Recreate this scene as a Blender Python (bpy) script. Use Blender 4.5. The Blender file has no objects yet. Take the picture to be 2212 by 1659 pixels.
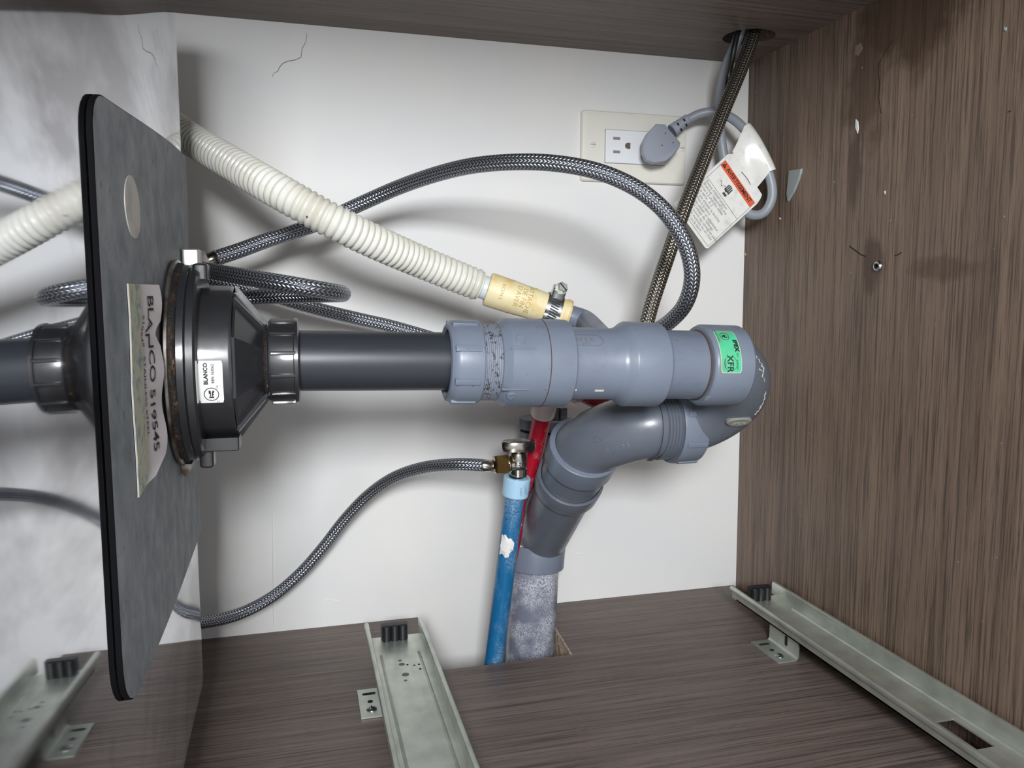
import bpy, bmesh, math, random
from mathutils import Vector, Matrix
random.seed(7)
SC = bpy.context.scene
COL = SC.collection

# ------------------------------------------------------------------ camera
YAW, PITCH, ROLL = 0.264, -0.1135, 0.0043
CAM = Vector((-0.4757, -0.782, 0.3317))
FPX, IW, IH = 1711.6, 2212.0, 1659.0
FWD = Vector((math.sin(YAW)*math.cos(PITCH), math.cos(YAW)*math.cos(PITCH), math.sin(PITCH)))
_r = Vector((math.cos(YAW), -math.sin(YAW), 0)); _u = _r.cross(FWD)
RGT = math.cos(ROLL)*_r + math.sin(ROLL)*_u
UPV = -math.sin(ROLL)*_r + math.cos(ROLL)*_u
cd = bpy.data.cameras.new('camera'); cam = bpy.data.objects.new('camera', cd); COL.objects.link(cam)
cd.sensor_width = 36; cd.lens = FPX/IW*36; cd.clip_start = 0.01
m = Matrix((RGT, UPV, -FWD)).transposed().to_4x4(); m.translation = CAM
cam.matrix_world = m
SC.camera = cam

# ------------------------------------------------------------------ light
SC.view_settings.view_transform = 'Standard'; SC.view_settings.look = 'None'
SC.view_settings.gamma = 1; SC.view_settings.use_curve_mapping = False
SC.view_settings.exposure = 0.50
wd = bpy.data.worlds.new('kitchen_ambient'); SC.world = wd; wd.use_nodes = True
wd.node_tree.nodes['Background'].inputs[0].default_value = (0.955, 0.975, 1.0, 1)
wd.node_tree.nodes['Background'].inputs[1].default_value = 0.55

def area(name, loc, target, sx, sy, power, col):
    l = bpy.data.lights.new(name, 'AREA'); l.shape = 'RECTANGLE'; l.size = sx; l.size_y = sy
    l.energy = power; l.color = col
    o = bpy.data.objects.new(name, l); COL.objects.link(o)
    o.location = loc
    o.rotation_euler = (Vector(target)-Vector(loc)).to_track_quat('-Z', 'Y').to_euler()
    return o
# the kitchen window in front of the open cabinet
area('window_light', (-0.60, -1.50, 0.64), (-0.30, 0.0, 0.28), 0.24, 0.24, 15, (0.95, 0.975, 1.0))

# ------------------------------------------------------------------ geometry helpers
def at(px, py, Y):
    d = FWD + RGT*((px-IW/2)/FPX) + UPV*((IH/2-py)/FPX)
    return CAM + d*((Y-CAM.y)/d.y)
def atx(px, py, X):
    d = FWD + RGT*((px-IW/2)/FPX) + UPV*((IH/2-py)/FPX)
    return CAM + d*((X-CAM.x)/d.x)
def atz(px, py, Z):
    d = FWD + RGT*((px-IW/2)/FPX) + UPV*((IH/2-py)/FPX)
    return CAM + d*((Z-CAM.z)/d.z)
def rootloc(p):
    while p.parent is not None: p = p.parent
    return p.location
def mesh(name, V, F, mat, parent=None, smooth=True, ang=30, uv=None, loc=None):
    off = Vector((0, 0, 0))
    if parent is not None: off = Vector(rootloc(parent))
    elif loc is not None: off = Vector(loc)
    me = bpy.data.meshes.new(name)
    me.from_pydata([tuple(Vector(v)-off) for v in V], [], F)
    me.update()
    b = bmesh.new(); b.from_mesh(me); bmesh.ops.recalc_face_normals(b, faces=b.faces); b.to_mesh(me); b.free()
    if uv is not None:
        l = me.uv_layers.new(name='UVMap')
        i = 0
        for f in me.polygons:
            vs = list(f.vertices)
            us = [uv[v] for v in vs]
            mx = max(u[0] for u in us)
            for k, li in enumerate(f.loop_indices):
                u, v = us[k]
                if mx > 0.5 and u < mx-0.5: u += 1.0
                l.data[li].uv = (u, v)
    if smooth and len(me.polygons):
        me.shade_smooth(); me.set_sharp_from_angle(angle=math.radians(ang))
    o = bpy.data.objects.new(name, me); COL.objects.link(o)
    if mat is not None: me.materials.append(mat)
    if parent is not None: o.parent = parent
    else: o.location = off
    return o
def thing(name, label, cat, loc, group=None):
    o = bpy.data.objects.new(name, None); COL.objects.link(o); o.location = loc
    o.empty_display_size = 0.02
    o['label'] = label; o['category'] = cat
    if group: o['group'] = group
    return o
def tag(o, label, cat, group=None):
    o['label'] = label; o['category'] = cat
    if group: o['group'] = group
def struct(o, label=None, cat=None):
    o['kind'] = 'structure'
    if label: o['label'] = label
    if cat: o['category'] = cat
class G:
    def __init__(s): s.V = []; s.F = []
    def add(s, V, F):
        n = len(s.V); s.V += [Vector(v) for v in V]; s.F += [tuple(i+n for i in f) for f in F]; return s
    def box(s, a, b):
        x0, y0, z0 = a; x1, y1, z1 = b
        V = [(x, y, z) for x in (x0, x1) for y in (y0, y1) for z in (z0, z1)]
        return s.add(V, [(0,1,3,2),(4,6,7,5),(0,4,5,1),(2,3,7,6),(0,2,6,4),(1,5,7,3)])
    def obox(s, c, ax, ay, az, hx, hy, hz, bev=0.0):
        c = Vector(c); ax = Vector(ax).normalized(); ay = Vector(ay).normalized(); az = Vector(az).normalized()
        if bev <= 0:
            V = [c+ax*i*hx+ay*j*hy+az*k*hz for i in (-1,1) for j in (-1,1) for k in (-1,1)]
            return s.add(V, [(0,1,3,2),(4,6,7,5),(0,4,5,1),(2,3,7,6),(0,2,6,4),(1,5,7,3)])
        # box with bevelled outline, bevelled top (az side)
        def ring(h, i):
            q = rrect(hx-i, hy-i, bev, 4)
            return [c+ax*u+ay*v+az*h for u, v in q]
        L = [ring(-hz, 0), ring(hz-bev*0.6, 0), ring(hz-bev*0.18, bev*0.25), ring(hz, bev*0.7)]
        return s.loft(L, True, True)
    def loft(s, L, cap0=False, cap1=False, closed=True):
        n = len(L[0]); V = [v for l in L for v in l]; F = []
        for i in range(len(L)-1):
            for j in range(n if closed else n-1):
                k = (j+1) % n
                F.append((i*n+j, i*n+k, (i+1)*n+k, (i+1)*n+j))
        if cap0: F.append(tuple(range(n-1, -1, -1)))
        if cap1: F.append(tuple(range((len(L)-1)*n, len(L)*n)))
        return s.add(V, F)
    def prism(s, pts, d, cap=True):
        d = Vector(d); n = len(pts); pts = [Vector(p) for p in pts]
        return s.loft([pts, [p+d for p in pts]], cap, cap)
    def lathe(s, prof, p0, ax, seg=48, cap0=False, cap1=False, a0=0.0):
        p0 = Vector(p0); ax = Vector(ax).normalized(); e1, e2 = frame(ax)
        L = [[p0+ax*t+(e1*math.cos(a0+2*math.pi*k/seg)+e2*math.sin(a0+2*math.pi*k/seg))*r for k in range(seg)] for t, r in prof]
        return s.loft(L, cap0, cap1)
    def tube(s, pts, r, seg=16, cap=True):
        T = sweep(pts, r, seg); L = T[0]
        return s.loft(L, cap, cap)
    def make(s, name, mat, parent=None, **k): return mesh(name, s.V, s.F, mat, parent, **k)
def rrect(hx, hy, r, n=5):
    r = min(r, hx*0.999, hy*0.999); out = []
    for cx, cy, a in ((hx-r, hy-r, 0), (-hx+r, hy-r, 90), (-hx+r, -hy+r, 180), (hx-r, -hy+r, 270)):
        for k in range(n+1):
            t = math.radians(a+90*k/n); out.append((cx+r*math.cos(t), cy+r*math.sin(t)))
    return out
def frame(ax):
    ax = Vector(ax).normalized()
    ref = Vector((0, 0, 1)) if abs(ax.z) < 0.9 else Vector((0, -1, 0))
    e1 = (ref-ax*ref.dot(ax)).normalized(); e2 = ax.cross(e1)
    return e1, e2
def crom(P, n=10):
    P = [Vector(p) for p in P]; Q = [P[0]*2-P[1]]+P+[P[-1]*2-P[-2]]; out = []
    for i in range(1, len(Q)-2):
        a, b, c, d = Q[i-1], Q[i], Q[i+1], Q[i+2]
        for k in range(n):
            t = k/n
            out.append(0.5*((2*b)+(c-a)*t+(2*a-5*b+4*c-d)*t*t+(3*b-a-3*c+d)*t**3))
    out.append(P[-1]); return out
def resample(pts, step):
    L = [0]
    for a, b in zip(pts, pts[1:]): L.append(L[-1]+(b-a).length)
    n = max(2, int(L[-1]/step)); out = []; j = 0
    for k in range(n+1):
        s = L[-1]*k/n
        while j < len(pts)-2 and L[j+1] < s: j += 1
        t = (s-L[j])/max(1e-9, L[j+1]-L[j]); out.append(pts[j].lerp(pts[j+1], min(1, max(0, t))))
    return out
def sweep(pts, r, seg):
    pts = [Vector(p) for p in pts]; n = len(pts); T = []
    for i in range(n):
        T.append((pts[min(i+1, n-1)]-pts[max(i-1, 0)]).normalized())
    e1, e2 = frame(T[0]); L = []; S = []; s = 0
    for i in range(n):
        if i:
            s += (pts[i]-pts[i-1]).length
            e1 = (e1-T[i]*e1.dot(T[i])).normalized(); e2 = T[i].cross(e1)
        rr = r(s) if callable(r) else r
        L.append([pts[i]+(e1*math.cos(2*math.pi*k/seg)+e2*math.sin(2*math.pi*k/seg))*rr for k in range(seg)]); S.append(s)
    return L, S
def tubeuv(name, pts, r, mat, parent, seg=20, cap=True, ang=60):
    L, S = sweep(pts, r, seg); g = G(); g.loft(L, cap, cap)
    uv = [(k/seg, S[i]) for i in range(len(L)) for k in range(seg)]
    return mesh(name, g.V, g.F, mat, parent, uv=uv, ang=ang)
def pathpx(P, n=10, step=0.003): return resample(crom([at(*p) for p in P], n), step)

_dg = None
def text_geo(body, size, fn, align='CENTER', bold=0.0, spacing=1.0, thick=0.0):
    """lettering: flat letter outlines carried onto a surface by fn(u, v)"""
    c = bpy.data.curves.new('lettering', 'FONT'); c.body = body; c.size = size; c.align_x = align; c.align_y = 'CENTER'
    c.offset = bold; c.resolution_u = 3; c.space_character = spacing
    o = bpy.data.objects.new('lettering', c); COL.objects.link(o)
    dg = bpy.context.evaluated_depsgraph_get(); e = o.evaluated_get(dg); me = e.to_mesh()
    V = [fn(v.co.x, v.co.y) for v in me.vertices]; F = [tuple(p.vertices) for p in me.polygons]
    e.to_mesh_clear(); bpy.data.objects.remove(o); bpy.data.curves.remove(c)
    return V, F
def lettering(rows, mat, parent, name='lettering'):
    g = G()
    for r in rows:
        V, F = text_geo(*r[:3], **(r[3] if len(r) > 3 else {})); g.add(V, F)
    return g.make(name, mat, parent, smooth=False)

# ------------------------------------------------------------------ materials
def lin(c):
    f = lambda v: v/12.92 if v <= 0.04045 else ((v+0.055)/1.055)**2.4
    return tuple(f(x/255.0) for x in c)+(1,)
def M(name, col, rough=0.5, metal=0.0, spec=0.5, **k):
    m = bpy.data.materials.new(name); m.use_nodes = True
    b = m.node_tree.nodes['Principled BSDF']
    b.inputs['Base Color'].default_value = lin(col); b.inputs['Roughness'].default_value = rough
    b.inputs['Metallic'].default_value = metal; b.inputs['Specular IOR Level'].default_value = spec
    if 'coat' in k: b.inputs['Coat Weight'].default_value = k['coat']; b.inputs['Coat Roughness'].default_value = 0.15
    if 'sss' in k:
        b.inputs['Subsurface Weight'].default_value = k['sss']; b.inputs['Subsurface Scale'].default_value = 0.01
    m['n'] = 1
    return m
class N:
    def __init__(s, m): s.t = m.node_tree; s.b = s.t.nodes['Principled BSDF']; s.m = m
    def n(s, typ, **k):
        x = s.t.nodes.new(typ)
        for a, v in k.items():
            if a.startswith('i_'):
                key = a[2:]; key = int(key) if key.isdigit() else key.replace('_', ' ')
                x.inputs[key].default_value = v
            else: setattr(x, a, v)
        return x
    def l(s, a, b): s.t.links.new(a, b)
    def coord(s, scale=(1, 1, 1), out='Object', rot=(0, 0, 0)):
        c = s.n('ShaderNodeTexCoord'); mp = s.n('ShaderNodeMapping')
        mp.inputs['Scale'].default_value = scale; mp.inputs['Rotation'].default_value = rot
        s.l(c.outputs[out], mp.inputs[0]); return mp.outputs[0]
    def noise(s, co, scale, detail=3, rough=0.55, dist=0.0):
        x = s.n('ShaderNodeTexNoise'); x.inputs['Scale'].default_value = scale; x.inputs['Detail'].default_value = detail
        x.inputs['Roughness'].default_value = rough; x.inputs['Distortion'].default_value = dist
        s.l(co, x.inputs['Vector']); return x.outputs['Fac']
    def ramp(s, v, stops):
        x = s.n('ShaderNodeValToRGB'); e = x.color_ramp.elements
        while len(e) < len(stops): e.new(0.5)
        for i, (p, c) in enumerate(stops):
            e[i].position = p; e[i].color = c if len(c) == 4 else lin(c)
        s.l(v, x.inputs[0]); return x.outputs['Color']
    def gray(s, v, a, b, lo=0.0, hi=1.0):
        return s.ramp(v, [(a, (lo, lo, lo, 1)), (b, (hi, hi, hi, 1))])
    def mix(s, f, a, b, mode='MIX'):
        x = s.n('ShaderNodeMix', data_type='RGBA', blend_type=mode)
        for so, v in ((x.inputs[0], f), (x.inputs[6], a), (x.inputs[7], b)):
            if hasattr(v, 'is_linked'): s.l(v, so)
            else: so.default_value = v
        return x.outputs[2]
    def math(s, op, a, b=0.0):
        x = s.n('ShaderNodeMath', operation=op)
        for so, v in ((x.inputs[0], a), (x.inputs[1], b)):
            if hasattr(v, 'is_linked'): s.l(v, so)
            else: so.default_value = v
        return x.outputs[0]
    def bump(s, h, strength=0.3, dist=0.001):
        x = s.n('ShaderNodeBump'); x.inputs['Strength'].default_value = strength; x.inputs['Distance'].default_value = dist
        s.l(h, x.inputs['Height']); s.l(x.outputs[0], s.b.inputs['Normal'])
    def col(s, c): s.l(c, s.b.inputs['Base Color'])
    def rough(s, c): s.l(c, s.b.inputs['Roughness'])

def wood(name, grain, base, dark, light, stain=False):
    m = M(name, base, 0.5, spec=0.35); n = N(m)
    al = 0.014
    sc = [1.0, 1.0, 1.0]; sc['xyz'.index(grain)] = al
    co = n.coord(tuple(sc))
    sc2 = [1.0, 1.0, 1.0]; sc2['xyz'.index(grain)] = 0.05
    co2 = n.coord(tuple(sc2))
    w = n.n('ShaderNodeTexCoord')
    f1 = n.noise(co, 150, 3, 0.6, 0.25); f2 = n.noise(co, 560, 4, 0.68, 0.2); f3 = n.noise(co2, 16, 3, 0.5, 0.4); f4 = n.noise(co2, 900, 3, 0.6)
    c = n.mix(n.gray(f1, 0.34, 0.60), lin(dark), lin(base))
    c = n.mix(n.gray(f3, 0.38, 0.68, 0, 0.5), c, lin(light))
    fine = n.math('MULTIPLY', n.gray(f2, 0.40, 0.51), n.gray(f4, 0.30, 0.46, 0.55, 1.0))
    c = n.mix(n.math('MULTIPLY', n.math('SUBTRACT', 1.0, fine), 0.66), c, lin(tuple(int(v*0.56) for v in dark)))
    if stain:
        sep = n.n('ShaderNodeSeparateXYZ'); n.l(w.outputs['Object'], sep.inputs[0])
        wob = n.noise(w.outputs['Object'], 22, 5, 0.65)
        tot = None
        for (y, z, ry, rz, a) in stain:
            dy = n.math('DIVIDE', n.math('SUBTRACT', sep.outputs[1], y), ry); dz = n.math('DIVIDE', n.math('SUBTRACT', sep.outputs[2], z), rz)
            d = n.math('SQRT', n.math('ADD', n.math('MULTIPLY', dy, dy), n.math('MULTIPLY', dz, dz)))
            d = n.math('ADD', d, n.math('MULTIPLY', n.math('SUBTRACT', wob, 0.5), 1.9))
            k = n.math('MULTIPLY', n.gray(d, 0.55, 1.15, 1, 0), a)
            tot = k if tot is None else n.math('MAXIMUM', tot, k)
        c = n.mix(tot, c, lin((64, 46, 32)))
        sp = n.noise(w.outputs['Object'], 260, 2, 0.5)
        c = n.mix(n.gray(sp, 0.775, 0.785, 0, 0.6), c, lin((200, 195, 188)))
    n.col(c)
    n.rough(n.gray(f2, 0.3, 0.7, 0.36, 0.5))
    n.bump(n.math('ADD', fine, n.math('MULTIPLY', f1, 0.5)), 0.25, 0.0004)
    return m
W_BASE, W_DARK, W_LIGHT = (125, 106, 92), (97, 81, 70), (142, 120, 102)
wood_x = wood('dark_oak_grain_across', 'x', (118, 105, 98), (96, 84, 79), (128, 112, 104))
_A = lambda px, py: atx(px, py, 0)
def _st(px, py, ry, rz, a):
    p = _A(px, py); return (p.y, p.z, ry, rz, a)
wood_z = wood('dark_oak_grain_upright', 'z', W_BASE, W_DARK, W_LIGHT,
    [_st(1960, 30, 0.075, 0.05, 0.75), _st(1880, 150, 0.03, 0.075, 0.6), _st(1850, 370, 0.010, 0.05, 0.65), _st(1890, 560, 0.016, 0.025, 0.65), _st(2050, 580, 0.04, 0.012, 0.5)])
raw_edge = M('raw_particle_board', (150, 128, 104), 0.9); n = N(raw_edge)
n.col(n.ramp(n.noise(n.coord(), 160, 6, 0.75), [(0.3, (110, 92, 76)), (0.5, (182, 162, 138)), (0.7, (216, 202, 182))])); n.bump(n.noise(n.coord(), 220, 4), 0.8, 0.002)
white = M('painted_drywall', (226, 226, 224), 0.55); n = N(white)
co = n.coord()
n.col(n.mix(n.gray(n.noise(co, 7, 3), 0.35, 0.7), lin((222, 222, 222)), lin((229, 227, 223))))
n.bump(n.math('ADD', n.noise(co, 420, 3), n.math('MULTIPLY', n.noise(co, 60, 2), 0.7)), 0.12, 0.0006)
crackm = M('crack_shadow', (158, 152, 148), 0.9)
steel = M('polished_stainless', (205, 207, 210), 0.1, 1.0); n = N(steel)
co = n.coord((1, 0.32, 0.55))
cl = n.noise(co, 17, 5, 0.6, 0.5)
n.col(n.mix(n.gray(cl, 0.46, 0.60), lin((226, 228, 233)), lin((166, 164, 170))))
n.rough(n.gray(n.noise(co, 18, 3, 0.5, 0.6), 0.38, 0.70, 0.02, 0.09))
pad_m = M('sound_deadening_rubber', (84, 92, 100), 0.6); n = N(pad_m)
co = n.coord((1, 1, 0.8))
c = n.mix(n.gray(n.noise(co, 60, 5, 0.65), 0.35, 0.7), lin((112, 119, 126)), lin((152, 157, 162)))
c = n.mix(n.gray(n.noise(n.coord((1, 1, 0.5)), 150, 4, 0.6), 0.66, 0.74), c, lin((74, 79, 86)))
n.col(c); n.bump(n.noise(co, 300, 3), 0.15, 0.0005)
pad_edge = M('black_rubber_edge', (12, 12, 14), 0.8, spec=0.15)
grime = M('bare_metal_disc', (196, 192, 186), 0.5); n = N(grime)
n.col(n.mix(n.gray(n.noise(n.coord(), 55, 4), 0.45, 0.65), lin((196, 192, 186)), lin((168, 164, 162))))
paper_mottle = M('weathered_paper', (188, 190, 170), 0.7); n = N(paper_mottle)
n.col(n.ramp(n.noise(n.coord(), 120, 5, 0.7, 0.5), [(0.35, (132, 156, 152)), (0.52, (196, 196, 180)), (0.68, (206, 194, 150))]))
paper = M('white_paper', (212, 205, 206), 0.6)
ink = M('black_ink', (28, 28, 30), 0.6); ink_soft = M('faded_grey_ink', (122, 122, 126), 0.7)
black = M('black_plastic', (33, 34, 37), 0.42, coat=0.9); n = N(black)
n.rough(n.gray(n.noise(n.coord(), 160, 4), 0.3, 0.7, 0.38, 0.48)); n.bump(n.noise(n.coord(), 500, 2), 0.03, 0.0004)
tail_m = M('dark_tailpiece_plastic', (46, 49, 55), 0.36); n = N(tail_m)
n.rough(n.gray(n.noise(n.coord((0.1, 1, 1)), 220, 4), 0.3, 0.7, 0.34, 0.44))
rust = M('rusted_gasket', (44, 34, 28), 0.75); n = N(rust)
n.col(n.ramp(n.noise(n.coord((1.5, 0.6, 0.6)), 150, 6, 0.75), [(0.45, (14, 12, 13)), (0.56, (36, 25, 19)), (0.64, (84, 58, 38)), (0.76, (150, 138, 124))])); n.bump(n.noise(n.coord(), 200, 5), 0.9, 0.002)
old_steel = M('dull_steel', (128, 122, 116), 0.42, 0.8); n = N(old_steel)
n.col(n.mix(n.gray(n.noise(n.coord(), 90, 5), 0.45, 0.65), lin((134, 128, 122)), lin((84, 68, 56))))
def pvc(name, base, dirt=True, dust=0.0, rough=0.36):
    m = M(name, base, rough); n = N(m); co = n.coord()
    c = n.mix(n.gray(n.noise(co, 30, 4), 0.35, 0.7, 0, 0.35), lin(base), lin(tuple(int(v*0.86) for v in base)))
    if dirt:
        k = n.math('MULTIPLY', n.gray(n.noise(co, 26, 3), 0.5, 0.62), n.gray(n.noise(co, 170, 5, 0.7), 0.58, 0.72, 0, 0.7))
        c = n.mix(k, c, lin((104, 90, 78)))
        c = n.mix(n.gray(n.noise(co, 420, 2, 0.4), 0.755, 0.785, 0, 0.85), c, lin((60, 48, 42)))
    if dust:
        k = n.math('MULTIPLY', n.gray(n.noise(co, 30, 3), 0.40, 0.60), n.gray(n.noise(co, 900, 3, 0.7), 0.42, 0.56))
        c = n.mix(n.math('MULTIPLY', k, dust), c, lin((214, 216, 224)))
    n.col(c); n.rough(n.gray(n.noise(co, 130, 4), 0.3, 0.7, rough-0.05, rough+0.08)); n.bump(n.noise(co, 350, 3), 0.06, 0.0005)
    return m
pvc_l = pvc('grey_pvc_fitting', (114, 123, 138))
pvc_p = pvc('grey_pvc_pipe', (109, 118, 133))
pvc_d = pvc('slate_grey_pvc', (98, 104, 114), dirt=False, rough=0.3)
pvc_dust = pvc('dusty_grey_pvc', (112, 117, 132), dirt=False, dust=0.9, rough=0.22)
pvc_thread = M('dirty_pvc_thread', (120, 126, 138), 0.45); n = N(pvc_thread)
k_ = n.gray(n.noise(n.coord(), 260, 5, 0.75), 0.53, 0.6)
n.col(n.mix(k_, lin((126, 133, 146)), lin((62, 48, 44))))
paint_scuff = M('pale_scuff', (206, 204, 196), 0.6)
seam_m = M('brown_glue_line', (74, 60, 54), 0.8)
corr_m = M('ivory_corrugated_plastic', (228, 225, 208), 0.3, sss=0.08); n = N(corr_m)
n.col(n.mix(n.gray(n.noise(n.coord(), 35, 3), 0.4, 0.7), lin((224, 223, 214)), lin((208, 204, 190))))
spig_m = M('translucent_white_plastic', (214, 220, 226), 0.3, sss=0.25)
cream = M('cream_rubber', (232, 216, 172), 0.45, sss=0.1); n = N(cream)
n.col(n.mix(n.gray(n.noise(n.coord(), 60, 4), 0.5, 0.72), lin((233, 219, 176)), lin((218, 186, 118))))
cream_d = M('cream_emboss', (196, 168, 106), 0.5)
chrome = M('bright_steel', (186, 188, 192), 0.2, 1.0); n = N(chrome)
n.rough(n.gray(n.noise(n.coord(), 200, 3), 0.3, 0.7, 0.16, 0.3))
nickel = M('nickel_plate', (182, 176, 168), 0.2, 1.0)
brass = M('brass', (176, 146, 92), 0.28, 1.0)
zinc = M('galvanised_steel', (188, 192, 182), 0.34, 0.78); n = N(zinc)
n.col(n.mix(n.gray(n.noise(n.coord(), 40, 4), 0.4, 0.7), lin((206, 211, 202)), lin((184, 189, 180)))); n.rough(n.gray(n.noise(n.coord((1, 0.1, 1)), 200, 3), 0.3, 0.7, 0.3, 0.45))
bumper_m = M('black_rubber', (24, 25, 28), 0.45)
dark_hole = M('dark_recess', (16, 15, 15), 0.9)
def braid(name, colr, dark, rough=0.24, turns=9, pitch=0.0042):
    m = M(name, colr, rough, 0.9); n = N(m)
    c = n.n('ShaderNodeUVMap'); sep = n.n('ShaderNodeSeparateXYZ'); n.l(c.outputs[0], sep.inputs[0])
    u = n.math('MULTIPLY', sep.outputs[0], turns); v = n.math('DIVIDE', sep.outputs[1], pitch)
    # woven bundles: columns round the hose, each column a slanted row of strands, direction flips column by column
    fu = n.math('FRACT', u); par = n.math('SUBTRACT', n.math('MULTIPLY', n.math('FRACT', n.math('MULTIPLY', n.math('FLOOR', u), 0.5)), 4.0), 1.0)
    sl = n.math('MULTIPLY', n.math('MULTIPLY', fu, par), 0.8)
    w = n.math('SINE', n.math('MULTIPLY', n.math('ADD', v, sl), 6.2832))
    e = n.math('SINE', n.math('MULTIPLY', fu, 3.14159))
    h = n.math('MULTIPLY', n.math('POWER', e, 0.6), n.math('ADD', 0.55, n.math('MULTIPLY', w, 0.45)))
    n.col(n.mix(n.gray(h, 0.12, 0.62), lin(dark), lin(colr)))
    n.bump(h, 0.7, 0.0007)
    return m
braid_m = braid('braided_stainless', (190, 194, 202), (84, 88, 97), 0.3, turns=16, pitch=0.0030)
braid_w = braid('braided_stainless_warm', (178, 172, 160), (76, 72, 66), 0.3, turns=14, pitch=0.0030)
cable_m = M('grey_cable', (142, 148, 155), 0.4)
plug_m = M('grey_plug', (150, 156, 168), 0.45)
ivory = M('ivory_plate', (226, 224, 214), 0.28); outlet_m = M('white_receptacle', (232, 233, 236), 0.3)
tag_m = M('glossy_tag_card', (226, 225, 220), 0.25); n = N(tag_m)
n.col(n.mix(n.gray(n.noise(n.coord(), 120, 4), 0.5, 0.8), lin((228, 227, 222)), lin((204, 202, 196))))
orange = M('warning_orange', (222, 96, 62), 0.4)
blue_m = M('blue_pex', (24, 106, 150), 0.35); n = N(blue_m); co = n.coord()
k_ = n.math('MULTIPLY', n.gray(n.noise(n.coord((1, 1, 0.4)), 45, 3), 0.42, 0.66), n.gray(n.noise(co, 700, 3, 0.7), 0.40, 0.60))
n.col(n.mix(n.math('MULTIPLY', k_, 0.45), lin((20, 98, 146)), lin((186, 204, 216))))
red_m = M('red_pex', (164, 20, 44), 0.3); n = N(red_m); co = n.coord()
k_ = n.math('MULTIPLY', n.gray(n.noise(co, 60, 3), 0.48, 0.66), n.gray(n.noise(co, 600, 3, 0.7), 0.45, 0.6))
n.col(n.mix(n.math('MULTIPLY', k_, 0.6), lin((164, 18, 42)), lin((206, 170, 176))))
ring_b = M('pale_blue_ring', (168, 204, 228), 0.35, sss=0.2); ring_w = M('clear_pink_ring', (206, 190, 188), 0.3, sss=0.2)
green_m = M('green_sticker', (76, 192, 142), 0.45); n = N(green_m)
n.col(n.mix(n.gray(n.noise(n.coord(), 90, 4), 0.35, 0.7), lin((74, 196, 146)), lin((92, 168, 128))))
green_edge = M('worn_sticker_edge', (206, 212, 178), 0.6)
patch = M('white_paint', (226, 224, 222), 0.6)
wedge_m = M('grey_plastic_shard', (142, 150, 150), 0.5)
black_cable = M('black_cable', (24, 24, 26), 0.4)

# ------------------------------------------------------------------ setting: the cabinet shell
XL, YF, HC = -0.80, -0.64, 0.576
TH = 0.034
g = G(); g.box((XL, 0.0, -0.20), (0.03, 0.02, 0.70)); wall_back = g.make('wall_back', white, smooth=False)
struct(wall_back, 'white painted back wall behind the drain pipes', 'wall')
# right panel leans a few millimetres
g = G(); V = []
for x in (0, 0.02):
    for y in (YF, 0.0):
        for z in (-0.20, 0.70): V.append((x+0.0035-(z/HC)*0.0075, y, z))
g.add(V, [(0,1,3,2),(4,6,7,5),(0,4,5,1),(2,3,7,6),(0,2,6,4),(1,5,7,3)])
wall_right = g.make('wall_right', wood_z, smooth=False)
struct(wall_right, 'stained brown wood-grain panel with upright grain at the right', 'panel')
# floor panel with notch for the pipes
NX0, NX1B, NX1F, NY = -0.364, -0.2300, -0.2375, -0.1205
def slab(poly, z0, z1):
    n = len(poly); V = [(x, y, z0) for x, y in poly]+[(x, y, z1) for x, y in poly]
    return V, [tuple(range(n-1, -1, -1)), tuple(range(n, 2*n))]+[(i, (i+1) % n, n+(i+1) % n, n+i) for i in range(n)]
g = G(); V, F = slab([(XL, YF), (0.0, YF), (0.0, NY), (NX1F, NY), (NX0, NY), (XL, NY)], -TH, 0); g.add(V, F)
V, F = slab([(XL, NY), (NX0, NY), (NX0, 0), (XL, 0)], -TH, 0); g.add(V, F)
V, F = slab([(NX1F, NY), (0.0, NY), (0.0, 0), (NX1B, 0)], -TH, 0); g.add(V, F)
floor = g.make('floor', wood_x, smooth=False)
struct(floor, 'dark wood-grain panel along the bottom with a cut-out for pipes', 'panel')
# rough sawn edge in the cut-out
g = G(); nseg = 16; rows = []
for i in range(nseg+1):
    t = i/nseg; x = NX1F+(NX1B-NX1F)*t; y = NY+(0-NY)*t
    rows.append([Vector((x-0.0012-random.random()*0.0018, y, z)) for z in (-TH-0.0005, -TH*0.6, -TH*0.3, -0.0003)]+[Vector((x+0.0015, y, -0.0003)), Vector((x+0.0015, y, -TH))])
g.loft(rows, True, True); g.make('sawn_edge', raw_edge, floor, smooth=False)
rows = []
for i in range(31):
    x = NX0+(NX1F-NX0)*i/30
    rows.append([Vector((x, NY+0.0008+random.random()*0.0012, z)) for z in (-TH, -TH*0.5, -0.0012)]+[Vector((x, NY-0.0012, -0.0012)), Vector((x, NY-0.0012, -TH))])
g = G(); g.loft(rows, True, True); g.make('sawn_edge', raw_edge, floor, smooth=False)
g = G(); g.box((XL, YF, -0.205), (0.02, 0.0, -0.19)); g.make('light_block_base', wood_x, floor, smooth=False)  # unseen board, added to keep ambient light out of the pipe cut-out
g = G(); g.box((XL, YF, -0.19), (0.0, YF+0.016, -TH)); g.make('light_block_front', wood_x, floor, smooth=False)  # unseen front closure, added so light does not leak in below
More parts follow.
